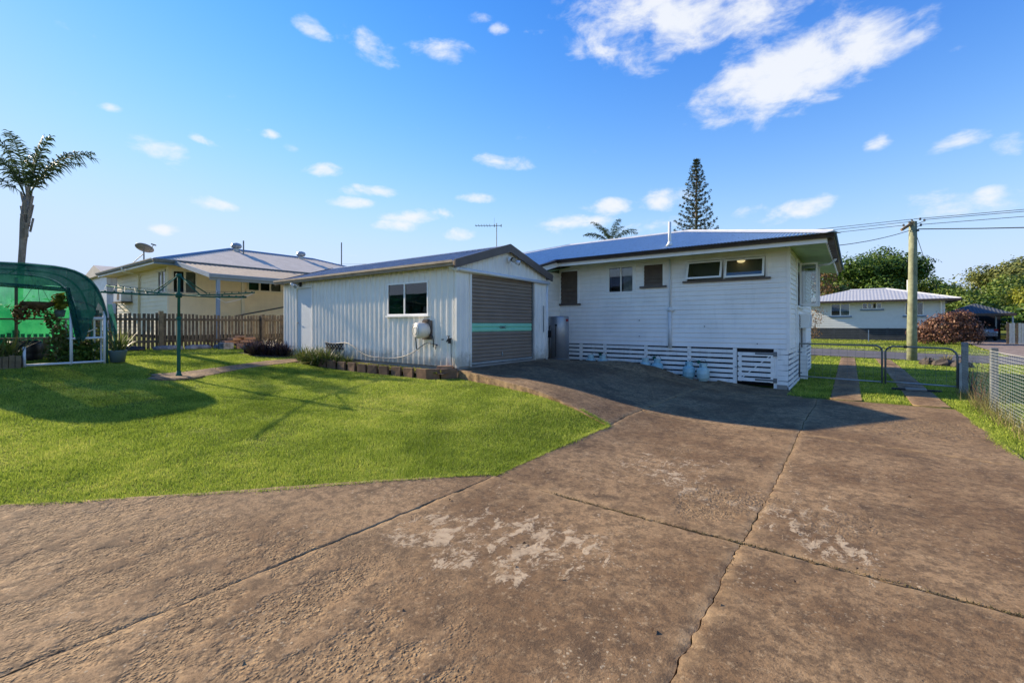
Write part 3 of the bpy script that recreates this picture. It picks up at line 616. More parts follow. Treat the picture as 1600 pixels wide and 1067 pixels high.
def lawn(name, poly, dmax, k, avoid, label, h0=.027, cat='grass', mat='grass', hs=1.0):
    x, y = scatter(poly, dmax, k, avoid); thin = RNG.random(len(x)) < .35+1.1*np.clip(vnoise(x*.9, y*.9, 21)*.6+vnoise(x*3.1, y*3.1, 22)*.6, 0, 1); x, y = x[thin], y[thin]; d = np.hypot(x, y)
    tuft = .75+.6*vnoise(x*2.2, y*2.2, 8)+.35*vnoise(x*9, y*9, 9)
    h = h0*hs*tuft*RNG.uniform(.5, 1.15, len(x)); w = np.clip(.0011*d, .0045, .03)*RNG.uniform(.7, 1.3, len(x))
    V, T = blades(x, y, ZL(x, y)-.004+.012*fbm(x*1.3, y*1.3, 11, 3), h, w, .9)
    o = fastmesh(name, V, T, MT[mat]); return setp(o, label, cat, kind='stuff')
YARD = [(-19,-3),(-17.4,9),(-13.4,6.95),(-6.66,6.97),(-5.5,6.74),(-4.2,6.47),(-3.4,6.27),(-2.84,6.14),(-2.84,3.55),(-4.28,1.89),(-5.57,.47),(-9.2,-3.4)]
yp = [p for p in [(-13.0,6.95),(-12.3,6.9),(-12.1,5.8),(-11.8,4.95),(-11.35,4.25),(-10.98,3.65),(-10.85,3.2),(-11.3,2.9),(-11.75,3.1),(-11.85,3.6),(-12.2,4.4),(-12.55,5.1),(-12.95,5.9)]]
lawn('lawn_grass', YARD, 19000, 5.4, (yp, BED), 'short mown green grass covering the back yard')
lawn('lawn_grass', [(1.5,2.0),(6.5,2.0),(9,14.6),(1.5,14.6)], 12000, 4.3, (), 'short green grass strip along the wire fence')
lawn('verge_grass', [(-1.2,11.7),(1.9,11.62),(12,20),(16,27.4),(-1.5,27.4)], 2600, 9, ([(-.42,11),(.12,11),(.0,27.3),(-.54,27.3)],[(.88,11),(1.42,11),(1.3,27.3),(.76,27.3)]), 'green grass around the wheel strips at the gate', .045)
lawn('verge_grass', [(-8,35.4),(18,35.4),(22,52),(-8,52)], 240, 22, ([(6.6,35),(10.2,35),(10.9,60),(7.2,60)],), 'green front lawn across the street', .07)

# runners and dry weeds creeping over the slab edges and along the joints
def edge_blades(name, lines, per_m, spread, h, w, mat, label):
    xs = []; ys = []
    for (ax, ay), (bx, by) in lines:
        L = math.hypot(bx-ax, by-ay); n = int(L*per_m); t = RNG.random(n); nx, ny = -(by-ay)/L, (bx-ax)/L
        clump = vnoise(t*L*1.7+ax*3, t*0+ay, 17); o = RNG.normal(size=n)*spread*(.4+1.4*clump); keep = RNG.random(n) < .25+.9*clump
        xs.append((ax+(bx-ax)*t+nx*o)[keep]); ys.append((ay+(by-ay)*t+ny*o)[keep])
    x = np.concatenate(xs); y = np.concatenate(ys); z = np.where(inpoly(x, y, CONC), ZC(x, y), ZL(x, y))-.006
    V, T = blades(x, y, z, RNG.uniform(.4, 1.2, len(x))*h, RNG.uniform(.6, 1.3, len(x))*w, 1.6)
    return setp(fastmesh(name, V, T, MT[mat]), label, 'grass', kind='stuff')
edge_blades('edge_grass', [((-5.57,.47),(-4.28,1.89)),((-4.28,1.89),(-2.86,3.56)),((-2.86,3.56),(-2.86,6.13)),((-2.86,6.13),(-3.4,6.26)),((-9.2,-3.4),(-5.57,.47))], 2600, .022, .035, .006, 'grass', 'grass runners creeping over the lawn edge of the driveway')
edge_blades('edge_grass', [((1.53,3),(1.53,7.2)),((1.53,7.2),(1.52,11.5))], 1800, .03, .04, .006, 'grass', 'grass creeping over the right edge of the driveway')
MT['weed'] = leafmat('joint_weed', [(.05,.045,.02),(.10,.085,.035),(.18,.14,.06)], .2, .8)
edge_blades('joint_weeds', [((-2.2,3.5),(-.62,3.46)),((-.62,3.46),(1.5,3.46))], 420, .007, .016, .006, 'weed', 'short dry weeds growing along the cross joint of the driveway')
edge_blades('joint_weeds', [((-.62,2.9),(-.62,4.2)),((-.62,5.5),(-.6,7.4)),((-2.9,1.6),(-2.86,3.4))], 110, .005, .013, .005, 'weed', 'sparse dry weeds growing along the long joints of the driveway')

# leaf litter and bits of stone lying on the concrete
nL = 150; x = RNG.uniform(-8, 1.4, nL); y = RNG.uniform(.6, 9.5, nL); ok = inpoly(x, y, CONC) & (edgedist(x, y, CONC) > .05); x, y = x[ok], y[ok]
V = []; F = []
for a, c in zip(x, y):
    s_ = random.uniform(.008, .022); r_ = random.uniform(0, 6.28); z_ = zc(a, c)+.006; q = len(V); ca, sa = math.cos(r_), math.sin(r_)
    for u, v, h in ((-s_,0,.002),(0,-s_*.4,.006),(s_,0,.001),(0,s_*.4,.012)): V.append((a+u*ca-v*sa, c+u*sa+v*ca, z_+h))
    F.append((q, q+1, q+2, q+3))
MT['litter'] = leafmat('leaf_litter', [(.02,.013,.008),(.06,.035,.018),(.14,.085,.04)], .1, .8)
setp(fastmesh('leaf_litter', V, F, MT['litter']), 'scattered dead leaves and crumbs on the concrete driveway', 'litter', kind='stuff')
# ================================================================ GARDEN SHED
X, Y, Z = Vector((1,0,0)), Vector((0,1,0)), Vector((0,0,1))
SX0, SX1, SY0, SY1, SZ0, SZE, SZA = -14.04, -6.70, 6.97, 10.38, .60, 2.80, 3.32
SYM = (SY0+SY1)/2
shed = thing('metal_shed', 'long white ribbed metal garden shed with brown roller door and low gable', 'shed', (SX0, SY0, SZ0))
dx0, dx1 = -13.27, -12.40; wx0, wx1, wz0, wz1 = -8.97, -7.55, 1.71, 2.47
w = B()
RP, RA = .18, .024
for u0, u1, v0, v1 in ((SX0,dx0,SZ0,SZE),(dx0,dx1,2.58,SZE),(dx1,wx0,SZ0,SZE),(wx0,wx1,SZ0,wz0),(wx0,wx1,wz1,SZE),(wx1,SX1,SZ0,SZE)):
    corr(w, (0,SY0,0), X, Z, -Y, u0, u1, (v0, v1), RP, RA, 'rib', .03)
w.build('side_wall', MT['shed'], shed)
DY0, DY1, DZ1 = 7.40, 9.84, 2.60
gable = lambda y: SZE + (SZA-SZE)*(1-abs(y-SYM)/(SYM-SY0))
w = B()
for u0, u1, vf in ((SY0,DY0,lambda y:(SZ0,gable(y))),(DY0,SYM,lambda y:(DZ1,gable(y))),(SYM,DY1,lambda y:(DZ1,gable(y))),(DY1,SY1,lambda y:(SZ0,gable(y)))):
    corr(w, (SX1,0,0), Y, Z, X, u0, u1, vf, RP, .012, 'rib', .07)
w.build('front_wall', MT['shed'], shed)
w = B(); corr(w, (0,SY1,0), X, Z, Y, SX0, SX1, (SZ0, SZE), RP, RA, 'rib'); w.build('back_wall', MT['shed'], shed)
w = B()
for a, b_ in ((SY0,SYM),(SYM,SY1)): corr(w, (SX0,0,0), Y, Z, -X, a, b_, lambda y:(SZ0,gable(y)), RP, RA, 'rib')
w.build('end_wall', MT['shed'], shed)
for bx_ in ((SX1-.04, SY0-.03, SZ0-.02, SX1+.016, SY0+.035, SZE), (SX1-.02, SY1-.04, SZ0-.02, SX1+.018, SY1+.02, SZE)): B().box(*bx_).build('corner_flashing', MT['shed'], shed)
for bx_ in ((SX1-.03, DY0-.05, SZ0-.02, SX1+.03, DY0, DZ1), (SX1-.03, DY1, SZ0-.02, SX1+.028, DY1+.05, DZ1)): B().box(*bx_).build('door_jamb', MT['shed'], shed)
B().box(SX0+.02, SY0+.03, SZ0-.55, SX1-.02, SY1-.02, SZ0-.004).build('floor_slab', MT['kerb'], shed)
# roof
RX0, RX1 = SX0-.12, SX1+.10; pit = (SZA-SZE)/(SYM-SY0); ov = .16
for sgn, nm in ((-1,'roof_sheet'),(1,'roof_sheet')):
    slope = Vector((0, -sgn, pit)).normalized(); nrm = Vector((0, sgn, 1/pit)).normalized()
    L = math.hypot(SYM-SY0+ov, (SYM-SY0+ov)*pit)
    o0 = Vector((0, SYM+sgn*(SYM-SY0+ov), SZA+.05-(SYM-SY0+ov)*pit))
    r = B(); corr(r, o0, X, slope, nrm, RX0, RX1, (0, L), .19, .028, 'rib', .1); r.build('roof_sheet', MT['shedroof'], shed)
b = B(); b.prism([(0,SYM-.16,SZA+.05-.16*pit+.032),(0,SYM,SZA+.088),(0,SYM+.16,SZA+.05-.16*pit+.032),(0,SYM,SZA+.075)], (RX0,0,0), (RX1,0,0)); b.build('ridge_cap', MT['shedroof'], shed)
for sgn in (-1, 1):     # barge boards
    ye = SYM+sgn*(SYM-SY0+ov+.03); ze = SZA+.05-(SYM-SY0+ov+.03)*pit
    b = B().prism([(0,ye,ze+.055),(0,SYM,SZA+.105),(0,SYM,SZA-.085),(0,ye,ze-.125)], (RX1-.01,0,0), (RX1+.03,0,0)); b.build('barge_board', MT['brown'], shed)
    b = B().prism([(0,ye,ze+.05),(0,SYM,SZA+.10),(0,SYM,SZA-.07),(0,ye,ze-.11)], (RX0-.03,0,0), (RX0,0,0)); b.build('barge_board', MT['brown'], shed)
def gutter(p, q, out, mat, parent, w=.11, h=.115, name='gutter'):
    """open gutter from p to q, p and q on the back top edge"""
    p, q, out = Vector(p), Vector(q), Vector(out); b = B()
    prof = [(0,0),(0,-h),(w*.72,-h),(w*.8,-h*.55),(w,-h*.42),(w,.0),(w-.012,.0),(w-.012,-h*.4),(w*.74,-h*.5),(w*.68,-h+.01),(.01,-h+.01),(.01,0)]
    b.prism([p+out*a+Z*c for a, c in prof], (0,0,0), q-p)
    return b.build(name, mat, parent)
ge = SY0-ov-.02; gz_ = SZA+.05-(SYM-SY0+ov)*pit+.03
gutter((SX0-.14,ge+.03,gz_), (SX1+.10,ge+.03,gz_), (0,-1,0), MT['tan'], shed)
gutter((SX1+.10,SY1+ov-.01,gz_), (SX0-.14,SY1+ov-.01,gz_), (0,1,0), MT['tan'], shed)
# roller door, curtain of ribs, teal band
roller = thing('roller_door'); roller.parent = shed; WO['roller_door'] = WO[shed.name].copy()
def curtain(z0, z1, mat, name):
    b = B(); n = int(round((z1-z0)/.083)); hh = (z1-z0)/n; xx = SX1-.045; pr_ = []
    for k in range(n):
        za = z0+k*hh
        for j, dxx in ((0,-.004),(.10,.008),(.2,.014),(.8,.014),(.9,.008)): pr_.append((xx+dxx, za+j*hh))
    pr_.append((xx-.004, z1))
    vs = [(x, yy, z) for x, z in pr_ for yy in (DY0-.02, DY1-.06)]; m = len(pr_)
    b.add(vs, [(2*i, 2*i+1, 2*i+3, 2*i+2) for i in range(m-1)])
    return b.build(name, MT[mat], roller, False)
curtain(.665, 1.335, 'roller', 'lower_curtain'); curtain(1.335, 1.53, 'teal', 'teal_band'); curtain(1.53, 2.62, 'roller', 'upper_curtain')
B().box(SX1-.07, DY0, .612, SX1-.02, DY1-.06, .662).build('bottom_rail', MT['galv'], roller)
B().box(SX1-.09, DY1-.06, .60, SX1-.012, DY1-.002, 2.6).build('guide_channel', MT['galvdark'], roller)
b = B(); b.box(SX1-.025, 8.52, .76, SX1-.01, 8.54, .86); b.lathe([(.012,0),(.012,.03),(0,.03)], (SX1-.03,8.53,.80), 8, 'x'); b.build('handle', MT['galv'], roller)
def textmesh(name, curve, mat, parent, loc, rot, scale):
    tmp = bpy.data.objects.new('tmp', curve); COL.objects.link(tmp); bpy.context.view_layer.update()
    me = bpy.data.meshes.new_from_object(tmp.evaluated_get(bpy.context.evaluated_depsgraph_get())); bpy.data.objects.remove(tmp)
    o = link(name, me, None, parent); me.materials.clear(); me.materials.append(mat); o.location = loc; o.rotation_euler = rot; o.scale = scale; return o
fc = bpy.data.curves.new('lettering', 'FONT'); fc.body = 'GMC'; fc.size = .085; fc.extrude = .002; fc.align_x = 'CENTER'; fc.align_y = 'CENTER'; fc.offset = .002
textmesh('lettering', fc, MT['galvdark'], roller, Vector((SX1-.026, 8.57, 1.432))-WO[shed.name], (rad(90), 0, rad(90)), (1.35, 1, 1))
B().box(SX1-.4, DY0-.1, 2.45, SX1-.09, DY1+.1, 2.75).build('roll_box', MT['dark'], roller)
b = B(); b.box(SX0+.2, SY0+.12, SZ0, SX1-.5, SY1-.12, SZ0+.01); b.build('inner_floor', MT['kerb'], shed)
# side door
sd = B().box(dx0+.025, SY0+.005, SZ0+.01, dx1-.02, SY0+.04, 2.55).build('side_door', MT['door'], shed, bevel=.004)
b = B(); b.box(dx0-.03, SY0-.028, SZ0, dx0+.02, SY0+.045, 2.6); b.box(dx1-.015, SY0-.028, SZ0, dx1+.03, SY0+.045, 2.6); b.box(dx0-.03, SY0-.032, 2.555, dx1+.03, SY0+.045, 2.6); b.build('door_frame', MT['shed'], shed)
b = B(); b.tube([(dx0+.06,SY0+.005,1.55),(dx0+.06,SY0-.03,1.55)], .012); b.tube([(dx0+.05,SY0-.035,1.55),(dx0+.14,SY0-.035,1.55)], .01); b.build('door_handle', MT['black'], sd)
for zz in (.85, 2.35): B().box(dx1-.035, SY0-.015, zz-.06, dx1-.01, SY0+.012, zz+.06).build('hinge', MT['galvdark'], sd)
# window
def sash(parent, p0, ux, W, H, nrm, t=.03, dep=.035, mat='white', name='window_sash', mid=None):
    """rectangular frame, lower left corner p0, width along ux, standing on z, facing nrm"""
    p0, ux, nrm = Vector(p0), Vector(ux), Vector(nrm); b = B()
    def rb(a0, a1, h0, h1): b.prism([p0+ux*a0+Z*h0, p0+ux*a1+Z*h0, p0+ux*a1+Z*h1, p0+ux*a0+Z*h1], nrm*0, nrm*dep)
    rb(0, t, 0, H); rb(W-t, W, 0, H); rb(t, W-t, 0, t); rb(t, W-t, H-t, H)
    if mid: rb(mid-t*.6, mid+t*.6, t, H-t)
    o = b.build(name, MT[mat], parent)
    if mid: panes = ((t, mid-t*.6), (mid+t*.6, W-t))
    else: panes = ((t, W-t),)
    for a0, a1 in panes:
        g_ = B().prism([p0+ux*a0+Z*t+nrm*dep*.4, p0+ux*a1+Z*t+nrm*dep*.4, p0+ux*a1+Z*(H-t)+nrm*dep*.4, p0+ux*a0+Z*(H-t)+nrm*dep*.4], nrm*0, nrm*.004)
        g_.build('pane', MT['glass'], o)
    return o
sw = sash(shed, (wx0, SY0-.005, wz0), X, wx1-wx0, wz1-wz0, -Y, .035, .04, 'white', 'window', mid=.62)
b = B(); b.box(wx0-.04, SY0-.075, wz0-.035, wx1+.04, SY0-.02, wz0-.002); b.build('window_sill', MT['white'], sw)
b = B(); b.box(wx0-.03, SY0+.35, wz0-.1, wx1+.03, SY0+.37, wz1+.1); b.build('blind_or_dark', MT['dark'], sw)  # dark sheet stands in for the unlit shed behind the glass
for bx_ in ((wx0+.03, SY0+.10, wz0+.04, wx0+.5, SY0+.12, wz0+.5), (wx0+.95, SY0+.14, wz0+.04, wx0+1.3, SY0+.16, wz1-.06)): B().box(*bx_).build('stored_board', MT['wood'], shed)
# pvc stormwater pipe across the front
b = B(); b.tube([(SX1-.1,SY0-.10,2.83),(SX1-.1,SY0-.1,2.70),(SX1+.06,SY0-.1,2.665),(SX1+.06,SY1+.10,2.615)], .043, 10); b.tube([(SX1+.06,SY0-.13,2.668),(SX1+.06,SY0-.03,2.664)], .055, 10); b.build('stormwater_pipe', MT['pvc'], shed, True)
b = B(); b.tube([(SX1+.03,SY1+.04,2.6),(SX1+.03,SY1+.04,SZ0-.1)], .03, 8); b.build('downpipe', MT['pvc'], shed, True)
b = B(); b.tube([(SX1+.02,SY1-.10,2.0),(SX1+.02,SY1-.10,1.3)], .01, 6); b.build('conduit', MT['galvdark'], shed)

def floodlight(loc, label, face, mats=('pvc','black')):
    t = thing('sensor_light', label, 'light', loc)
    f = Vector(face); s_ = f.cross(Z).normalized(); L0 = Vector(loc)
    b = B(); b.lathe([(.075,0),(.075,.02),(.045,.035),(0,.035)], L0, 14, 'x' if abs(f.x) > .5 else 'y'); b.build('mount', MT[mats[0]], t)
    b = B(); b.tube([L0+f*.03, L0+f*.10+Z*-.03], .018); b.build('arm', MT['galvdark'], t)
    for k in (-1, 1):
        c = L0+f*.12+s_*(.06*k)+Z*(-.05 if k < 0 else .0); d = (f+s_*.5*k+Z*-.35).normalized()
        hh = B().tube([c, c+d*.04, c+d*.10, c+d*.13], [.022,.05,.06,.06], 12).build('lamp_head', MT[mats[1]] if k > 0 else MT['pvc'], t, True)
        B().tube([c+d*.131, c+d*.135], .054, 12).build('lens', MT['galv'], hh)
    return t
floodlight((SX1+.03, 8.74, 3.06), 'twin sensor floodlight high on the shed gable above the roller door', (1,0,0))
floodlight((-13.02, SY0-.02, 2.68), 'small sensor light above the shed side door', (0,-1,0), ('black','pvc'))

# ================================================================ HOUSE
HX0, HX1, HY0, HY1 = -7.69, -1.283, 12.807, 19.6
HZB, HZT = .90, 3.385
house = thing('white_house', 'white weatherboard house with blue corrugated hip roof on slatted base', 'house', (HX1, HY0, -.1))
def boards(parent, o, u, nrm, U0, U1, Z0, Z1, openings, mat='board', pitch=.125, name='weatherboard', tri=None):
    o, u, nrm = Vector(o), Vector(u), Vector(nrm); n = int(math.ceil((Z1-Z0)/pitch-1e-6))
    for k in range(n):
        z0 = Z0+k*pitch; z1 = min(z0+pitch, Z1)
        # cut by openings: rows are split in z where an opening starts or ends
        cuts = sorted({z0, z1} | {c for op in openings for c in (op[2], op[3]) if z0+.004 < c < z1-.004})
        for za, zb in zip(cuts, cuts[1:]):
            segs = [(U0, U1)]
            for a, c, l, h in openings:
                if l < zb-.002 and h > za+.002:
                    ns = []
                    for s0, s1 in segs:
                        if a >= s1 or c <= s0: ns.append((s0, s1)); continue
                        if a > s0: ns.append((s0, a))
                        if c < s1: ns.append((c, s1))
                    segs = ns
            for s0, s1 in segs:
                if s1-s0 < .01: continue
                ta = .024-.018*(za-z0)/pitch; tb = .024-.018*(zb-z0)/pitch
                poly = [o+Z*za+nrm*-.02, o+Z*za+nrm*ta, o+Z*(za+(zb-za)*.03)+nrm*(ta+.002), o+Z*zb+nrm*tb, o+Z*zb+nrm*-.02]
                B().prism(poly, u*s0, u*s1).build(name, MT[mat], parent)
OPS = [(-7.64,-7.03,2.17,3.20),(-5.97,-5.18,2.45,3.22),(-4.86,-4.32,2.60,3.20),(-3.65,-1.77,2.68,3.20)]
bw = thing('weatherboard_wall'); bw.parent = house; WO[bw.name] = WO[house.name].copy()
boards(bw, (0,HY0,0), X, -Y, HX0, HX1-.03, HZB, HZT, OPS)
B().box(HX1-.035, HY0-.035, HZB-.02, HX1+.035, HY0+.06, HZT).build('corner_stop', MT['board'], bw)
swl = thing('end_wall'); swl.parent = house; WO[swl.name] = WO[house.name].copy()
SOP = [(14.5,16.0,2.02,3.2)]
boards(swl, (HX1,0,0), Y, X, HY0+.06, HY1, HZB, HZT, SOP)
b = B(); b.box(HX1-.02, 14.42, .72, HX1+.05, 14.5, 3.28); b.box(HX1-.02, 16.0, 1.95, HX1+.05, 16.08, 3.28); b.box(HX1-.02, 14.5, 3.2, HX1+.05, 16, 3.28); b.build('window_trim', MT['white'], swl)
# other walls, floor
b = B(); b.box(-13.4, HY1-.1, -.3, HX1, HY1, HZT); b.box(-13.4, 10.85, -.3, -13.3, HY1, HZT); b.box(-13.3, 10.85, .2, -7.70, 10.95, 2.9); b.build('rear_walls', MT['board'], house)
B().box(-13.2, HY0+.75, -.3, HX1-.3, HY0+.8, .80).build('underfloor_shade_sheet', MT['dark'], house); B().box(HX1-.7, HY0+.8, -.3, HX1-.65, HY1-.2, .80).build('underfloor_shade_sheet', MT['dark'], house)  # added dark sheets paint the shade seen through the slat gaps
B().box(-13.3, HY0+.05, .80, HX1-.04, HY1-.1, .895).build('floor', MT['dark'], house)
lean = thing('return_wall'); lean.parent = house; WO[lean.name] = WO[house.name].copy()
boards(lean, (HX0,0,0), Y, X, 11.25, HY0-.03, .30, 3.15, []); boards(lean, (HX0,0,0), Y, X, 10.85, 11.25, .30, 2.95, [])
for a, c, l, h in OPS:
    m_ = .02; b = B()
    for bx_ in ((a-m_,HY0+.02,l-m_,a,HY0+.55,h+m_),(c,HY0+.02,l-m_,c+m_,HY0+.55,h+m_),(a,HY0+.02,h,c,HY0+.55,h+m_),(a,HY0+.02,l-m_,c,HY0+.55,l),(a,HY0+.55,l-m_,c,HY0+.57,h+m_)): b.box(*bx_)
    b.build('window_reveal', MT['room'], house)
def casing(a, c, l, h, sill=None, w_=.055):
    b = B(); b.box(a-w_, HY0-.036, l, a, HY0+.03, h+w_); b.box(c, HY0-.036, l, c+w_, HY0+.03, h+w_); b.box(a, HY0-.036, h, c, HY0+.03, h+w_)
    o = b.build('window', MT['white'], house)
    if sill: B().box(a-w_-.06, HY0-.085, l-.055, c+w_+.06, HY0+.02, l-.003).build('sill', MT[sill], o)
    return o
def louvres(o, a, c, l, h, n):
    hh = (h-l)/n
    for k in range(n):
        z0 = l+k*hh
        B().add([(a,HY0-.03,z0),(c,HY0-.03,z0),(c,HY0-.022,z0),(a,HY0-.022,z0),(a,HY0+.012,z0+hh*1.06),(c,HY0+.012,z0+hh*1.06),(c,HY0+.02,z0+hh*1.06),(a,HY0+.02,z0+hh*1.06)],
                [(3,2,1,0),(4,5,6,7),(0,1,5,4),(1,2,6,5),(2,3,7,6),(3,0,4,7)]).build('louvre_blade', MT['blind_or_dark'], o)
o = casing(*OPS[0], sill='brown'); louvres(o, OPS[0][0], OPS[0][1], OPS[0][2], OPS[0][3], 8)
o = casing(*OPS[1], w_=.07); sash(o, (OPS[1][0], HY0, OPS[1][2]), X, .79, .77, -Y, .03, .03, 'white', 'sliding_sash', mid=.40)
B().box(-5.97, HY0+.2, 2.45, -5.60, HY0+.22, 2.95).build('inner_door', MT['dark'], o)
b = B()
for k in range(7): b.tube([(-5.52+k*.045, HY0+.12, 2.47), (-5.52+k*.045, HY0+.12, 3.2)], .024, 6)
b.build('curtain', MT['curtain'], o)
o = casing(*OPS[2], sill='brown'); louvres(o, OPS[2][0], OPS[2][1], OPS[2][2], OPS[2][3], 6)
o = casing(*OPS[3], sill='brown')
B().box(-2.745, HY0-.034, 2.68, -2.70, HY0+.03, 3.2).build('mullion', MT['white'], o)
for a, c, an in ((-3.64,-2.75,20),(-2.695,-1.78,14)):   # hung sashes pushed out at the bottom
    H_ = .50; W_ = c-a; q = B(); t_ = .05; ca, sa = math.cos(rad(an)), math.sin(rad(an))
    T = lambda u, s_, d_: Vector((a+u, HY0-.03-s_*sa-d_*ca, 3.185-s_*ca+d_*sa*0-d_*0))
    def rb(q, u0, u1, s0, s1, d0=0, d1=.032): q.add([T(u0,s0,d0),T(u1,s0,d0),T(u1,s1,d0),T(u0,s1,d0),T(u0,s0,d1),T(u1,s0,d1),T(u1,s1,d1),T(u0,s1,d1)], [(0,1,2,3),(7,6,5,4),(4,5,1,0),(5,6,2,1),(6,7,3,2),(7,4,0,3)])
    rb(q,0,t_,0,H_); rb(q,W_-t_,W_,0,H_); rb(q,t_,W_-t_,0,t_); rb(q,t_,W_-t_,H_-t_,H_)
    so = q.build('awning_sash', MT['white'], o)
    q = B(); rb(q, t_, W_-t_, t_, H_-t_, .014, .018); q.build('pane', MT['glass'], so)
lampo = thing('ceiling_lamp', 'small glowing ceiling lamp seen through the right awning window', 'lamp', (-2.40, HY0+.42, 3.2))
b = B().lathe([(0,-.05),(.06,-.042),(.095,-.015),(.10,.01),(0,.015)], (-2.40, HY0+.42, 3.175), 16); b.build('shade', MT['emit'], lampo, True)
b = B(); b.lathe([(.05,0),(.05,.02),(0,.02)], (-2.40, HY0+.42, 3.185), 12); b.build('rose', MT['white'], lampo)
# end wall window: fixed frame, two casements swung open
o = thing('casement_window'); o.parent = house; WO[o.name] = WO[house.name].copy()
s1 = sash(o, (HX1+.05, 14.98, 2.03), (.995,.10,0), .42, 1.17, (.1,-.995,0), .045, .035, 'white', 'casement_sash')
s2 = sash(o, (HX1+.05, 15.98, 2.03), (.98,.2,0), .42, 1.17, (.2,-.98,0), .045, .035, 'white', 'casement_sash')
b = B()
for k in range(14):
    u = k/14*.40; b.tube([(HX1-.10, 14.55+u*3.4, 2.06), (HX1-.10, 14.55+u*3.4, 3.18)], .05, 6)
b.build('curtain', MT['curtain'], o)
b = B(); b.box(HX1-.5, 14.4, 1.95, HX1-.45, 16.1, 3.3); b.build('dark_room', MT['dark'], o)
B().box(HX1-.02, 14.4, 1.955, HX1+.09, 16.08, 2.01).build('sill', MT['white'], o)
# meter box and its boxed riser
mb = thing('meter_box', 'white electricity meter box on the end wall of the white house', 'meter box', (HX1, 15.4, 1.4))
B().box(HX1+.028, 15.32, 1.40, HX1+.27, 15.8, 1.80).build('case', MT['white'], mb, bevel=.008)
B().box(HX1+.271, 15.35, 1.43, HX1+.285, 15.77, 1.77).build('lid', MT['pvc'], mb)
b = B()
for k in range(6): b.box(HX1+.035, 15.312, 1.45+.05*k, HX1+.05, 15.32, 1.47+.05*k)
b.build('vents', MT['galvdark'], mb)
b = B(); b.box(HX1+.028, 15.42, -.06, HX1+.20, 15.62, .62); b.box(HX1+.028, 15.45, .62, HX1+.16, 15.6, 1.40); b.build('riser', MT['white'], mb)
B().tube([(HX1+.07,15.36,1.4),(HX1+.07,15.36,.85)], .02, 6).build('conduit', MT['brown'], mb)
# --- roof
EY, EX, EZ = 11.86, -.36, 3.475           # back eave line, end eave line, eave height
RYm, RZ, RXa, RXb = 16.1, 4.70, -4.56, -9.20
rise = RZ-EZ; run = RYm-EY; EXL = -13.5; EYF = 2*RYm-EY
sl = math.hypot(rise, run)
bs = Vector((0, run, rise))/sl; bn = Vector((0,-rise,run))/sl
def back(xx):
    if xx > RXa: f = (EX-xx)/(EX-RXa)
    elif xx < RXb: f = (xx-EXL)/(RXb-EXL)
    else: f = 1
    return (-1.45 if xx < -7.30 else -.05, max(.0, f)*sl)
r = B(); corr(r, (0,EY,EZ), X, bs, bn, EXL, -7.30, back, .076, .009); corr(r, (0,EY,EZ), X, bs, bn, -7.299, EX, back, .076, .009)
r.build('back_roof', MT['roofblue'], house)
es = Vector((-(EX-RXa), 0, rise)); le_ = es.length; es.normalize(); en = Vector((rise, 0, EX-RXa)).normalized()
r = B(); corr(r, (EX,0,EZ), Y, es, en, EY, EYF, lambda yy: (-.05, le_*(1-abs(yy-RYm)/run)), .076, .009); r.build('end_roof', MT['roofblue'], house)
r = B(); r.add([(EXL,EY,EZ),(RXb,RYm,RZ),(EXL,EYF,EZ)], [(0,1,2)]); r.add([(EXL,EYF,EZ),(RXb,RYm,RZ),(RXa,RYm,RZ),(EX,EYF,EZ)], [(0,1,2,3)]); r.build('far_roof', MT['roofblue'], house)
def capping(p, q, d1, d2, parent, mat, w_=.16, lift=.018, rr=.03):
    p, q, d1, d2 = Vector(p), Vector(q), Vector(d1).normalized(), Vector(d2).normalized(); up = Z*lift; b = B()
    prof = [d1*w_+up*.6, d1*.03+Z*(lift+.01), Z*(lift+rr), d2*.03+Z*(lift+.01), d2*w_+up*.6, d2*.03+Z*lift*.3, d1*.03+Z*lift*.3]
    b.prism([p+c for c in prof], (0,0,0), q-p); return b.build('ridge_capping', mat, parent)
A_ = Vector((EX,EY,EZ)); R_ = Vector((RXa,RYm,RZ)); hd = (R_-A_).normalized()
def perp(slope, along): s_ = Vector(slope); return -(s_-along*s_.dot(along)).normalized()
capping(A_, R_, perp(bs, hd), perp(es, hd), house, MT['cap'], .2)
capping((RXa,RYm,RZ), (RXb,RYm,RZ), -bs, (0,run,-rise), house, MT['cap'], .17)
L_ = Vector((EXL,EY,EZ)); hl = (Vector((RXb,RYm,RZ))-L_).normalized()
capping(L_, (RXb,RYm,RZ), perp(bs, hl), (-1,.3,-.3), house, MT['cap'], .17)
# fascia, soffit, gutters
SF = 3.275
b = B(); b.box(-7.28, 12.0, SF, -.485, 12.028, EZ-.03); b.build('fascia', MT['white'], house)
b = B(); b.box(-.513, 12.03, SF+.001, -.485, EYF-.1, EZ-.028); b.build('fascia', MT['white'], house)
gutter((-7.30,12.0,EZ+.005), (-.36,12.0,EZ+.005), (0,-1,0), MT['darkbrown'], house, .125, .105)
gutter((-.485,11.88,EZ+.004), (-.485,EYF-.1,EZ+.004), (1,0,0), MT['darkbrown'], house, .125, .105)
b = B(); b.slabpoly([(-7.28,12.03,SF+.004),(-.515,12.03,SF+.004),(HX1,HY0-.02,HZT-.012),(-7.28,HY0-.02,HZT-.012)], -.012); b.build('soffit', MT['green'], house)
b = B(); b.slabpoly([(-.515,12.03,SF+.004),(-.515,EYF-.8,SF+.004),(HX1+.02,HY1,HZT-.012),(HX1+.02,HY0-.02,HZT-.012)], -.012); b.build('soffit', MT['green'], house)
b = B()
for k in range(9): b.box(-.48, 12.2+k*.45, SF-.02, -.37, 12.215+k*.45, EZ-.06)
b.build('gutter_bracket', MT['brown'], house)
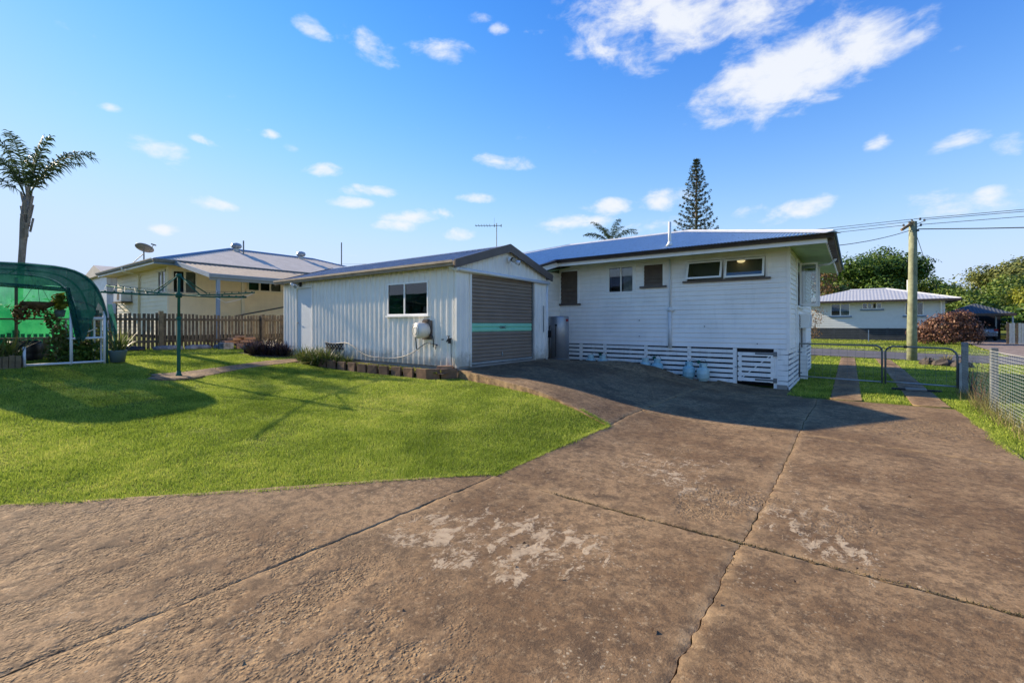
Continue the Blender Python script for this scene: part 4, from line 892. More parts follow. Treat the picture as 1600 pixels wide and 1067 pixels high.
# raking verge of the lean-to
b = B().prism([(0,12.02,SF),(0,12.02,EZ-.005),(0,10.5,EZ-.40),(0,10.5,EZ-.60)], (-7.30,0,0), (-7.27,0,0)); b.build('barge_board', MT['white'], house)
b = B().prism([(0,12.0,EZ+.02),(0,12.0,EZ-.05),(0,10.45,EZ-.455),(0,10.45,EZ-.385)], (-7.27,0,0), (-7.19,0,0)); b.build('gutter', MT['darkbrown'], house)
gutter((-13.4,10.5,EZ-.41), (-7.25,10.5,EZ-.41), (0,-1,0), MT['darkbrown'], house, .12, .1)
B().box(-13.3, 10.5, EZ-.58, -7.31, 10.54, EZ-.42).build('fascia', MT['white'], house)
b = B(); b.slabpoly([(-13.3,10.54,EZ-.6),(-7.31,10.54,EZ-.6),(-7.31,12.8,SF+.05),(-13.3,12.8,SF+.05)], -.012); b.build('soffit', MT['green'], house)
# pipes
b = B(); b.tube([(-4.11,HY0-.055,3.30),(-4.11,HY0-.055,1.93)], .026, 8); b.tube([(-4.11,HY0-.055,1.90),(-4.11,HY0-.055,.86)], .052, 10); b.tube([(-4.11,HY0-.055,1.97),(-4.11,HY0-.055,1.86)], .066, 10); b.tube([(-4.11,HY0-.055,1.90),(-4.0,HY0-.055,1.90)], .035, 8); b.build('soil_pipe', MT['pvc'], house, True)
b = B(); b.tube([(-4.02,12.45,3.6),(-4.02,12.45,4.28)], .04, 10); b.lathe([(.11,-.02),(.06,.05),(.045,.1)], (-4.02,12.45,3.65), 12); b.build('vent_pipe', MT['pvc'], house, True)
b = B(); b.tube([(-.43,15.3,EZ-.1),(-.43,15.3,3.28),(-.55,15.3,3.17),(HX1+.05,15.3,3.12)], .035, 8); b.build('downpipe', MT['pvc'], house, True)
b = B()
for x_, z_ in ((-5.0,1.62),(-5.0,1.16),(-3.2,1.45),(-1.95,1.02)): b.lathe([(.014,0),(.014,.02),(0,.02)], (x_,HY0-.022,z_), 8, 'y')
b.build('wall_bungs', MT['black'], house)
# --- slatted base
base = thing('slatted_base'); base.parent = house; WO[base.name] = WO[house.name].copy()
rn = random.Random(3)
def slats(x0, x1, ztop, zbot, y, pitch=.128, hgt=.086):
    k = 0
    while True:
        z1 = ztop-k*pitch; z0 = z1-hgt; k += 1
        if z1 < zbot: break
        j = rn.uniform(-.006, .006); t = rn.uniform(-.004, .004)
        B().add([(x0,y,z0+j-t),(x1,y,z0+j+t),(x1,y+.018,z0+j+t),(x0,y+.018,z0+j-t),(x0,y,z1+j-t),(x1,y,z1+j+t),(x1,y+.018,z1+j+t),(x0,y+.018,z1+j-t)],
                [(3,2,1,0),(4,5,6,7),(0,1,5,4),(1,2,6,5),(2,3,7,6),(3,0,4,7)]).build('slat', MT['slat'], base)
slats(-7.6, -6.12, .872, .15, HY0-.02); slats(-6.10, -4.83, .868, .12, HY0-.018); slats(-4.80, -3.62, .862, .05, HY0-.02); slats(-3.60, -2.46, .858, -.02, HY0-.018)
for x_ in (-6.93, -6.11, -4.82, -3.61, -2.47, -1.55): B().box(x_-.045, HY0+.0005, -.15, x_+.045, HY0+.045, .895).build('post', MT['slat'], base)
for x_ in (-6.5, -5.3, -4.2, -3.1): B().box(x_-.035, HY0+.002, .62, x_+.035, HY0+.05, .82).build('bracket', MT['galvdark'], base)
slats(-1.52, HX1+.0, .885, .05, HY0-.02, .128, .121)
gt = thing('base_hatch'); gt.parent = house; WO[gt.name] = WO[house.name].copy()
hk = 0
for k in range(6):
    z1 = .80-k*.128; B().box(-2.40, HY0-.03, z1-.088, -1.58, HY0-.012, z1).build('slat', MT['slat'], gt)
for x_ in (-2.38, -1.66): B().box(x_, HY0-.01, .06, x_+.07, HY0+.012, .80).build('stile', MT['slat'], gt)
B().bar((-2.33,HY0+.0,.12), (-1.66,HY0+.0,.74), .02, .07, (0,1,0)).build('brace', MT['slat'], gt)
for z_ in (.77, .12):
    b = B(); b.box(-2.0, HY0-.037, z_-.02, -1.56, HY0-.031, z_+.025); b.box(-1.6, HY0-.042, z_-.05, -1.52, HY0-.031, z_+.06); b.build('strap_hinge', MT['galvdark'], gt)
b = B(); b.tube([(-2.46,HY0-.05,.42),(-2.40,HY0-.06,.40),(-2.33,HY0-.05,.42)], .008, 6); b.build('latch', MT['galvdark'], gt)
B().box(-1.52, HY0-.03, -.16, -1.30, HY0+.2, .03).build('footing_block', MT['kerb'], base)
k = 0
while True:
    z1 = .885-k*.128; k += 1
    if z1 < -.02: break
    B().box(HX1+.004, HY0-.018, z1-.088, HX1+.022, HY1, z1).build('slat', MT['slat'], base)
for y_ in (13.9, 15.2, 16.6, 18, 19.4): B().box(HX1-.06, y_, -.15, HX1+.003, y_+.08, .895).build('post', MT['slat'], base)
B().box(HX1-.03, 14.15, .6, HX1+.04, 14.3, 2.0).build('cover_strip', MT['white'], swl)

# ---- hot water tank
tk = thing('water_heater', 'grey steel hot water cylinder standing between shed and house', 'water heater', (-7.02, 11.62, .45))
zb = .46
B().lathe([(.27,0),(.305,.02),(.305,1.22),(.29,1.25),(0,1.26)], (-7.02,11.62,zb+.03), 32).build('cylinder', MT['steel'], tk, True)
B().lathe([(.33,-.06),(.33,.03),(0,.03)], (-7.02,11.62,zb), 24).build('plinth', MT['kerb'], tk)
B().lathe([(.302,0),(.302,.05)], (-7.02,11.62,zb), 32).build('base_band', MT['galvdark'], tk, True)
b = B(); b.tube([(-6.93,11.31,zb+1.02),(-6.93,11.30,zb+.1)], .011, 6); b.lathe([(.03,0),(.03,.03),(0,.03)], (-6.93,11.33,zb+1.02), 10, 'y'); b.build('relief_pipe', MT['black'], tk)
b = B(); b.tube([(-7.15,11.36,zb+1.02),(-7.15,11.30,zb+.95),(-7.15,11.29,zb+.05)], .016, 6); b.tube([(-7.3,11.1,zb+.72),(-7.15,11.30,zb+.72)], .016, 6); b.box(-7.18,11.25,zb+.66,-7.11,11.33,zb+.86); b.build('inlet_valve', MT['black'], tk)
b = B()
for k in range(5):
    a0 = rad(-16+k*5); a1 = rad(-11+k*5)
    b.add([(-7.02+.308*math.cos(a), 11.62+.308*math.sin(a), zb+z_) for a, z_ in ((a0,1.13),(a1,1.13),(a1,1.2),(a0,1.2))], [(0,1,2,3)])
b.build('sticker', MT['red'], tk)

# ---- gas bottles
def gas_bottle(mat, label, loc, rz, group):
    t = thing('gas_bottle', label, 'gas bottle', (0,0,0), group)
    B().lathe([(.105,0),(.11,.045),(.0,.05)], n=20).build('foot_ring', MT[mat], t, True)
    B().lathe([(0,.03),(.10,.035),(.143,.06),(.155,.095),(.155,.19),(.157,.195),(.155,.2),(.155,.275),(.146,.31),(.115,.34),(.06,.357),(0,.36)], n=28).build('body', MT[mat], t, True)
    b = B(); n = 14
    for k in range(n-3):
        a0 = rad(-130+k*360/n); a1 = rad(-130+(k+1)*360/n); r0, r1 = .088, .094
        b.add([(r*math.cos(a), r*math.sin(a), z_) for z_ in (.34,.46) for a, r in ((a0,r0),(a1,r0),(a1,r1),(a0,r1))], [(3,2,1,0),(4,5,6,7),(0,1,5,4),(1,2,6,5),(2,3,7,6),(3,0,4,7)])
    b.build('collar', MT[mat], t)
    b = B(); b.tube([(0,0,.355),(0,0,.42)], .016, 8); b.tube([(0,0,.40),(.06,0,.40)], .013, 8); v = b.build('valve', MT['brass'], t)
    B().lathe([(.03,0),(.034,.012),(.03,.024),(0,.024)], (0,0,.42), 12).build('tap', MT['black'], v)
    t.location = loc; t.rotation_euler = (0,0,rz); return t
gb = [(-3.53,12.5,'gas','blue gas bottle on the left of the front pair by the slatted base'),(-3.16,12.47,'gaspale','pale worn gas bottle on the right of the front pair by the slatted base'),
      (-4.72,12.52,'gaspale','left gas bottle of the middle pair, mostly hidden behind the concrete hump'),(-4.38,12.5,'gas','right gas bottle of the middle pair, half hidden behind the concrete hump'),
      (-6.42,12.5,'gaspale','left gas bottle of the pair nearest the water heater'),(-6.02,12.48,'gaspale','right gas bottle of the pair nearest the water heater')]
for i, (x_, y_, m_, l_) in enumerate(gb):
    gas_bottle(m_, l_, (x_, y_, float(chan(x_, y_))+.012), rn.uniform(-.6, .6), 'gas bottles along the house')
for k, (xa, xb) in enumerate(((-3.53,-3.16),(-4.72,-4.38),(-6.42,-6.02))):
    zz = float(chan(xb, 12.5))+.42; xm = (xa+xb)/2
    t = thing('gas_regulator', ['gas regulator with looped hoses above the front pair of bottles','gas regulator with looped hoses above the middle pair of bottles','gas regulator with looped hoses near the water heater'][k], 'regulator', (xm, HY0-.05, zz+.1))
    b = B(); b.lathe([(.045,-.02),(.05,0),(.045,.02),(0,.03)], (xm,HY0-.06,zz+.06), 12, 'y'); b.build('body', MT['hoist'], t)
    b = B()
    for x_, sg in ((xa,-1),(xb,1)):
        b.tube([(xm,HY0-.06,zz+.06)]+[(xm+(x_-xm+sg*.06)*math.sin(q*math.pi/10*.9), HY0-.10-.05*math.sin(q*.3), zz+.06+.10*math.sin(q*math.pi/5)-.02*q*.5) for q in range(1, 6)]+[(x_+sg*.02,12.47,zz-.02)], .006, 5)
    b.build('hose', MT['rubber'], t)
# ================================================================ PLANT TOOLS
def leaves(C, N, s, asp=.45, bend=.25):
    """diamond leaves: centres C, normals N, half length s"""
    n = len(C); N = N/(np.linalg.norm(N, axis=1, keepdims=True)+1e-9)
    r = RNG.normal(size=(n, 3)); U = np.cross(N, r); U /= np.linalg.norm(U, axis=1, keepdims=True)+1e-9; W = np.cross(N, U)
    s = np.asarray(s).reshape(-1, 1)*np.ones((n, 1)); V = np.empty((n, 4, 3))
    V[:, 0] = C-U*s; V[:, 1] = C-W*s*asp+N*s*bend*.3; V[:, 2] = C+U*s-N*s*bend; V[:, 3] = C+W*s*asp+N*s*bend*.3
    return V.reshape(-1, 3), np.arange(4*n).reshape(-1, 4)
def cloud(clusters, n, size, shell=.55, up=.35):
    """leaf positions through ellipsoidal clumps [(x,y,z,rx,ry,rz)]"""
    c = np.array(clusters, float); vol = (c[:, 3]*c[:, 4]*c[:, 5])**(2/3); k = RNG.choice(len(c), n, p=vol/vol.sum()); c = c[k]
    d = RNG.normal(size=(n, 3)); d /= np.linalg.norm(d, axis=1, keepdims=True); r = shell+(1-shell)*RNG.random((n, 1))**.6
    r = r*(1+.18*RNG.normal(size=(n, 1)))
    P = c[:, :3]+d*r*c[:, 3:6]; N = d+RNG.normal(size=(n, 3))*.55; N[:, 2] += up
    return P, N, size*RNG.uniform(.6, 1.35, n)
def leafcrown(name, clusters, n, size, mat, parent, asp=.5, shell=.55, up=.35):
    P, N, s = cloud(clusters, n, size, shell, up); V, F = leaves(P, N, s, asp)
    return fastmesh(name, V, F, MT[mat], parent)
MT['leafdark'] = leafmat('leaf_dark', [(.02,.05,.010),(.05,.11,.018),(.11,.19,.03),(.22,.29,.05)], .3)
MT['leafmid'] = leafmat('leaf_mid', [(.04,.08,.014),(.09,.16,.026),(.18,.25,.045),(.32,.34,.08)], .3)
MT['leafolive'] = leafmat('leaf_olive', [(.04,.06,.016),(.10,.13,.03),(.19,.21,.05),(.28,.27,.09)], .25)
MT['leafyellow'] = leafmat('leaf_yellow', [(.10,.15,.02),(.25,.28,.03),(.40,.38,.05)], .45)
MT['croton'] = leafmat('croton_leaf', [(.05,.03,.02),(.16,.075,.05),(.30,.15,.09),(.30,.22,.12)], .2)
MT['purple'] = leafmat('purple_leaf', [(.012,.010,.012),(.035,.022,.032),(.06,.045,.05),(.05,.06,.04)], .1, .4)
MT['palmleaf'] = leafmat('palm_leaf', [(.015,.032,.014),(.03,.06,.02),(.06,.095,.03),(.12,.13,.05)], .25)
MT['pine'] = leafmat('pine_leaf', [(.010,.022,.008),(.025,.045,.014),(.05,.07,.02),(.085,.09,.03)], .15)
MT['rusty'] = leafmat('rusty_leaf', [(.10,.06,.025),(.22,.13,.05),(.30,.19,.09)], .3)
MT['strap'] = leafmat('strap_leaf', [(.04,.075,.015),(.09,.14,.03),(.17,.19,.05),(.26,.23,.10)], .3)
def strapplant(name, label, loc, n, L, w_, mat, cat='plant', spread=.9, droop=.9, group=None, parent=None):
    """tuft of arching strap leaves"""
    x0, y0, z0 = loc; V = []; F = []
    for i in range(n):
        a = RNG.uniform(0, 2*math.pi); e = RNG.uniform(.25, 1.0)*spread; l = L*RNG.uniform(.6, 1.15); ww = w_*RNG.uniform(.7, 1.2)
        bx = x0+RNG.normal()*.12*L; by = y0+RNG.normal()*.12*L; k0 = len(V); ca, sa = math.cos(a), math.sin(a)
        for s_ in range(5):
            t = s_/4; r = l*(math.sin(e)*t+.10*t*t*droop); h = l*(math.cos(e)*t-.42*droop*e*t*t)
            hw = ww*.5*(1-t**2.2)+.001
            V += [(bx+ca*r-sa*hw, by+sa*r+ca*hw, z0+h), (bx+ca*r+sa*hw, by+sa*r-ca*hw, z0+h)]
        F += [(k0+2*q, k0+2*q+1, k0+2*q+3, k0+2*q+2) for q in range(4)]
    o = fastmesh(name, V, F, MT[mat], parent)
    if parent is None: setp(o, label, cat, group)
    return o
def wobble(p, q, n, amp, seed):
    r = random.Random(seed); p, q = Vector(p), Vector(q); out = []
    for i in range(n+1):
        t = i/n; k = amp*math.sin(math.pi*t)
        out.append(p.lerp(q, t)+Vector((r.uniform(-k,k), r.uniform(-k,k), r.uniform(-k,k)*.4)))
    return out

# ================================================================ BED ALONG THE SHED
bed = thing('garden_bed', 'narrow garden bed edged with upright terracotta pavers along the shed wall', 'garden bed', (-9.5, 6.6, .36))
pv = [(-10.98+i*.405, 6.42+i*.012) for i in range(10)]
for i, (x_, y_) in enumerate(pv):
    z0 = zl(x_, y_-.05); t = rn.uniform(-.05, .05); hh = .205+rn.uniform(-.015, .015)
    b = B(); y1 = y_+.055; lean_ = rn.uniform(-.02, .01)
    b.add([(x_-.165,y_+t*.3,z0-.05),(x_+.165,y_-t*.3,z0-.05),(x_+.165,y1-t*.3,z0-.05),(x_-.165,y1+t*.3,z0-.05),(x_-.155,y_+lean_,z0+hh),(x_+.155,y_+lean_,z0+hh+t*.1),(x_+.155,y1+lean_,z0+hh+t*.1),(x_-.155,y1+lean_,z0+hh)],
          [(3,2,1,0),(4,5,6,7),(0,1,5,4),(1,2,6,5),(2,3,7,6),(3,0,4,7)])
    b.build('paver', MT['terracotta'], bed, bevel=.008)
for p, q in (((-7.17,6.53),(-6.90,6.66)),((-6.88,6.68),(-6.66,6.92))):
    z0 = zl(*p); b = B().bar((p[0],p[1],z0+.08),(q[0],q[1],z0+.08), .055, .27); b.build('paver', MT['terracotta'], bed, bevel=.008)
b = B().bar((-7.05,6.74,zl(-7,6.7)+.23),(-6.76,6.88,zl(-7,6.7)+.24), .11, .075); b.build('brick', MT['brick'], bed, bevel=.006)
b = B()
u, v = np.meshgrid(np.linspace(-12.2,-6.75,60), np.linspace(0,1,7), indexing='ij')
yy = np.where(u > -11, 6.47+(u+11)*.025, 6.40)+v*(SY0-.01-np.where(u > -11, 6.47+(u+11)*.025, 6.40)); zz = ZL(u, yy)+.135+.03*fbm(u*4, yy*4, 5)-.06*(u < -11.1)
ii = np.arange(u.size).reshape(u.shape)
fastmesh('soil', np.stack([u, yy, zz], -1).reshape(-1,3), np.stack([ii[:-1,:-1],ii[1:,:-1],ii[1:,1:],ii[:-1,1:]], -1).reshape(-1,4), MT['soil'], bed, True)
n = 2600; gx_ = RNG.uniform(-10.6,-6.9,n); gy_ = 6.47+(gx_+11)*.025+RNG.random(n)**1.5*.34; V, T = blades(gx_, gy_, ZL(gx_,gy_)+.13, RNG.uniform(.015,.05,n), RNG.uniform(.01,.022,n), 1.5)
setp(fastmesh('ground_cover', V, T, MT['leafyellow'], bed), kind='stuff')
for i, (x_, y_, s_) in enumerate([(-12.05,6.5,.38),(-11.75,6.42,.42),(-11.45,6.55,.40),(-11.2,6.4,.42),(-10.9,6.55,.4),(-10.62,6.6,.34),(-11.9,6.7,.36),(-11.35,6.75,.38),(-10.3,6.7,.28)]):
    strapplant('strap_plant', 'arching green strap leaved clump at the left end of the shed garden bed', (x_, y_, zl(x_, y_)+.06), 150, s_*1.3, .018, 'strap', 'plant', 1.05, .9, 'strap leaved clumps in the shed bed')
# lattice edging leaning on the wall
lat = thing('lattice_edging', 'black plastic lattice edging piece leaning against the shed wall', 'edging', (-11.3, 6.85, .6))
b = B()
for k in range(6):
    x_ = -11.6+k*.135; b.bar((x_,6.90,.86),(x_+.135,6.90,.98), .02, .02); b.bar((x_,6.90,.98),(x_+.135,6.90,.86), .02, .02); 
b.bar((-11.64,6.905,.985),(-10.78,6.905,.985), .02, .022); b.bar((-11.62,6.905,.855),(-10.78,6.905,.855), .02, .02); b.build('lattice', MT['black'], lat)
for k in range(5): B().bar((-11.5+k*.15,6.88,.86),(-11.42+k*.15,6.78,.55), .022, .03).build('spike', MT['black'], lat)
# hose reel
hr = thing('hose_reel', 'white round hose reel mounted on the shed side wall', 'hose reel', (-7.55, SY0, 1.38))
cx_, cz_ = -7.60, 1.37
b = B(); c0 = Vector((cx_, SY0-.05, cz_)); dirn = Vector((-.16,-.987,0)).normalized()
b.tube([c0, c0+dirn*.12, c0+dirn*.2, c0+dirn*.24, c0+dirn*.27, c0+dirn*.285], [.165,.17,.178,.172,.15,.06], 28); b.build('drum_cover', MT['reel'], hr, True)
b = B()
ax = dirn.cross(Z).normalized()
for rr_ in (.135, .075): b.tube([c0+dirn*(.285 if rr_ < .1 else .276)+(ax*math.cos(q*math.pi/9)+Z*math.sin(q*math.pi/9)*1.0)*rr_ for q in range(19)], .006, 6)
b.build('moulded_ring', MT['hose'], hr)
b = B(); b.box(cx_-.12, SY0-.06, cz_-.20, cx_+.16, SY0-.02, cz_+.22); b.box(cx_-.05, SY0-.10, cz_+.20, cx_+.09, SY0-.02, cz_+.245); b.build('bracket', MT['brown'], hr)
b = B(); b.tube([(cx_-.20,SY0-.20,cz_-.02),(cx_-.24,SY0-.15,cz_-.12),(cx_-.25,SY0-.12,cz_-.3),(cx_-.26,SY0-.1,cz_-.42)], .012, 6); b.tube([(cx_+.20,SY0-.10,cz_-.08),(cx_+.27,SY0-.10,cz_-.14),(cx_+.27,SY0-.08,cz_-.30),(cx_+.26,SY0-.08,cz_-.36)], .012, 6); b.build('leader_hose', MT['rubber'], hr, True)
# garden hose slung along the wall
ho = thing('garden_hose', 'grey garden hose slung along the shed wall from the reel to the lattice', 'hose', (-9.2, 6.9, .7))
hp = [(-7.28,6.91,1.06),(-7.45,6.89,1.09),(-7.6,6.88,1.07),(-8.0,6.87,.86),(-8.4,6.86,.74),(-8.9,6.86,.70),(-9.5,6.86,.71),(-9.9,6.87,.78),(-10.3,6.88,.94),(-10.55,6.89,1.01),(-10.75,6.90,1.02),(-11.1,6.88,.99),(-11.4,6.88,1.0),(-11.6,6.87,1.03)]
from mathutils import geometry
sm = []
for i in range(len(hp)-1):
    p0, p1, p2, p3 = [Vector(hp[max(0, min(len(hp)-1, i+k))]) for k in (-1,0,1,2)]
    for q in range(5):
        t = q/5; sm.append(.5*((2*p1)+(p2-p0)*t+(2*p0-5*p1+4*p2-p3)*t*t+(3*p1-p0-3*p2+p3)*t**3))
sm.append(Vector(hp[-1])); B().tube(sm, .012, 7).build('tube', MT['hose'], ho, True)
b = B(); b.tube([(-7.28,6.91,1.06),(-7.24,6.91,1.05)], .016, 8); b.tube([(-7.28,6.91,1.03),(-7.28,6.9,.96)], .010, 6); b.build('nozzle', MT['black'], ho)
tp = thing('garden_tap', 'dark garden tap on a thin riser at the shed corner', 'tap', (-6.82, 6.92, .5))
b = B(); b.tube([(-6.84,6.93,1.20),(-6.83,6.92,.9),(-6.82,6.92,.72),(-6.74,6.85,.45)], .010, 6); b.build('riser', MT['galvdark'], tp)
b = B(); b.tube([(-6.84,6.94,1.20),(-6.84,6.84,1.19),(-6.84,6.80,1.14)], .016, 8); b.tube([(-6.84,6.86,1.19),(-6.84,6.86,1.25)], .012, 6); b.box(-6.88,6.855,1.25,-6.80,6.865,1.262); b.lathe([(.03,0),(.03,.08),(0,.08)], (-6.84,6.88,1.10), 8); b.build('tap_body', MT['black'], tp)
b = B(); b.tube([(-7.06,6.93,1.18),(-7.06,6.90,1.18)], .012, 6); b.box(-7.10,6.9,1.165,-7.04,6.91,1.19); setp(b.build('wall_hook', MT['galvdark']), 'small steel wall hook on the shed between reel and tap', 'hook')

# ================================================================ PURPLE PLANTS, PILE, STONES
pb = [(-14.75,6.3),(-14.55,6.5),(-14.35,6.35),(-14.15,6.55),(-13.95,6.4),(-13.75,6.6),(-13.55,6.75),(-14.5,6.75),(-14.1,6.8),(-14.85,6.55),(-13.85,6.85),(-14.25,6.2)]
for i, (x_, y_) in enumerate(pb):
    strapplant('purple_plant', 'spiky dark purple clump in the bed by the shed side door', (x_, y_, zl(x_, y_)), 90, .50, .034, 'purple', 'plant', .95, .4, 'purple clumps by the shed door')
B().slabpoly([(-15.05,6.05,zl(-15,6.1)+.02),(-13.9,6.1,zl(-14,6.1)+.02),(-13.35,6.7,zl(-13.4,6.7)+.03),(-14.1,6.95,.62),(-15.1,6.9,.64)], .1).build('planting_soil', MT['soil'], setp(thing('planting_bed', 'dark soil bed beneath the purple plants', 'garden bed', (-14.3,6.5,.55)), kind='structure'))
pile = [(-16.55,6.30,.60,.34,.30,.30,'stone',.2),(-16.5,6.75,.58,.30,.32,.28,'brick',-.3),(-16.7,6.5,.86,.5,.24,.10,'brick',.1),(-16.6,6.95,.88,.42,.22,.09,'brick',-.2),(-16.55,7.2,.60,.36,.34,.30,'brick',.4),(-16.65,6.6,.97,.40,.22,.08,'brick',.5),(-16.7,7.05,.98,.42,.2,.08,'brick',.2),(-16.3,6.9,.57,.22,.3,.24,'stone',.6),(-16.62,6.75,1.05,.3,.2,.07,'brick',-.4)]
PL = ['grey stone block at the left foot of the rubble pile','brown block in the middle of the rubble pile','long brick lying on the left of the rubble pile','brick lying on the right of the rubble pile','brown block at the right foot of the rubble pile','flat brick near the top left of the rubble pile','flat brick near the top right of the rubble pile','small grey stone at the front of the rubble pile','topmost brick of the rubble pile']
for (x_, y_, z_, a, c, h_, m_, rz), lb in zip(pile, PL):
    d_ = Vector((math.cos(rz+1.57), math.sin(rz+1.57), 0)); p = Vector((x_, y_, z_+h_/2))
    o = B().bar(p-d_*a/2, p+d_*a/2, c, h_).build('rubble_block', MT[m_], bevel=.015); setp(o, lb, 'block', 'rubble pile by the fence')
SL = ['dark stone edging length nearest the shade house','second white flecked stone edging length below the fence','third white flecked stone edging length below the fence','fourth white flecked stone edging length beside the rubble pile']
for i, (ya, yb) in enumerate(((3.55,4.25),(4.45,5.2),(5.28,5.98),(6.06,6.2+.45))):
    b = B(); pts = wobble((-16.9,ya,zl(-16.9,ya)+.04), (-16.9,yb,zl(-16.9,yb)+.04), 7, .03, i+2); b.tube(pts, [.07,.10,.11,.105,.115,.10,.11,.07], 7)
    setp(b.build('edging_stone', MT['stone'] if i else MT['black'], None, True), SL[i], 'stone', 'stone edging below the fence')

# ================================================================ PALING FENCE
FX = -17.3
fence = thing('paling_fence', 'weathered grey timber paling fence along the left boundary', 'fence', (FX, 6, .7))
FY0, FY1 = -1.2, 11.5
def ftop(y): return 1.83+.02*math.sin(y*1.7)
y_ = FY0; i = 0
while y_ < FY1:
    w_ = .072+rn.uniform(-.008, .008); z0 = zl(FX, y_)-.02+rn.uniform(0, .07); z1 = ftop(y_)+rn.uniform(-.02, .015); t = rn.uniform(-.010, .010)
    B().add([(FX,y_-w_/2,z0),(FX,y_+w_/2,z0),(FX+.02,y_+w_/2,z0),(FX+.02,y_-w_/2,z0),(FX,y_-w_/2+t,z1),(FX,y_+w_/2+t,z1),(FX+.02,y_+w_/2+t,z1),(FX+.02,y_-w_/2+t,z1)],
            [(0,1,2,3),(7,6,5,4),(4,5,1,0),(5,6,2,1),(6,7,3,2),(7,4,0,3)]).build('paling', MT['woodlight'] if rn.random() < .25 else MT['wood'], fence)
    y_ += .108+rn.uniform(-.006, .006) if y_ < 7.2 else .098+rn.uniform(-.004,.004); i += 1
for za in (1.66, .98):
    ys = [FY0-.1, 1.4, 4.72, 7.75, 11.5]
    for a, c in zip(ys, ys[1:]): B().bar((FX+.045,a,za+rn.uniform(-.01,.01)),(FX+.045,c,za+rn.uniform(-.01,.01)), .04, .075).build('rail', MT['wood'], fence)
for y_, lt_ in ((1.4,0),(4.72,1),(7.75,0),(10.6,0)): B().box(FX+.07, y_-.055, .55, FX+.16, y_+.055, 1.92 if lt_ else 1.86).build('post', MT['woodlight'] if lt_ else MT['wood'], fence)
# dry creepers on the fence foot
b = B()
for k in range(60):
    y_ = rn.uniform(5.0, 9.0); z_ = .75; p = Vector((FX+.1, y_, z_)); pts = [p]
    for q in range(4): p = p+Vector((rn.uniform(-.02,.03), rn.uniform(-.14,.14), rn.uniform(.05,.2))); pts.append(p)
    b.tube(pts, [.006,.005,.004,.003,.002], 4)
setp(b.build('dry_creeper', MT['basket']), 'dry leafless creeper stems on the right half of the paling fence', 'creeper', kind='stuff')

# ================================================================ CLOTHES HOIST
HXP, HYP = -11.27, 3.40; hz = zl(HXP, HYP)
hoist = thing('clothes_hoist', 'dark green rotary clothes hoist standing on the lawn', 'clothes hoist', (HXP, HYP, hz))
b = B(); b.tube([(HXP,HYP,hz-.1),(HXP,HYP,hz+1.25)], .034, 14); b.build('post', MT['hoist'], hoist, True)
b = B(); b.lathe([(.06,0),(.06,.04),(.045,.06),(.04,.12)], (HXP,HYP,hz+.01), 16); b.lathe([(.042,0),(.048,.03),(.042,.06)], (HXP,HYP,hz+1.2), 14); b.build('collar', MT['hoist'], hoist, True)
b = B(); b.tube([(HXP,HYP,hz+1.2),(HXP,HYP,hz+2.16)], .027, 14); b.build('inner_mast', MT['hoist'], hoist, True)
b = B(); b.lathe([(.05,-.05),(.06,-.03),(.06,.03),(.05,.05)], (HXP,HYP,hz+1.71), 14); b.lathe([(.045,-.04),(.06,0),(.045,.04)], (HXP,HYP,hz+2.12), 14); b.build('hub', MT['hoist'], hoist, True)
hc = Vector((HXP, HYP, hz+1.71)); arms = []
ARM = [(rad(-49), 1.95, -.07), (rad(17), 1.9, -.08), (rad(113), 2.0, .19), (rad(203), 2.0, .24)]
for an, L_, dz in ARM:
    d = Vector((math.cos(an), math.sin(an), 0)); e = hc+d*L_+Z*dz; arms.append((d, e))
    ar = B().tube([hc+d*.05, hc.lerp(e, .5)+Z*-.015, e], .016, 8).build('arm', MT['hoist'], hoist, True)
    st = B().tube([Vector((HXP,HYP,hz+2.10))+d*.05, hc.lerp(e, .33)+Z*.02], .012, 8).build('strut', MT['hoist'], hoist, True)
    for q in range(7): c = hc.lerp(e, .36+q*.1); B().box(c.x-.012, c.y-.012, c.z+.01, c.x+.012, c.y+.012, c.z+.03).build('line_hook', MT['hoist'], ar)
b = B()
for fr in (.46, .6, .74, .88, 1.0):
    for (d0, e0), (d1, e1) in zip(arms, arms[1:]+arms[:1]):
        p, q = hc.lerp(e0, fr)+Z*.03, hc.lerp(e1, fr)+Z*.03; m_ = (p+q)/2-Z*.05
        b.tube([p, (p+m_)/2-Z*.012, m_, (q+m_)/2-Z*.012, q], .0014, 4, False)
b.build('clothes_lines', MT['wire'], hoist)
b = B(); p = hc+arms[2][0]*.9; b.tube([p+Z*0, p+arms[2][0]*.25-Z*.10, p+arms[2][0]*.6-Z*.02, arms[2][1]], .006, 5); b.build('loose_cord', MT['white'], hoist)

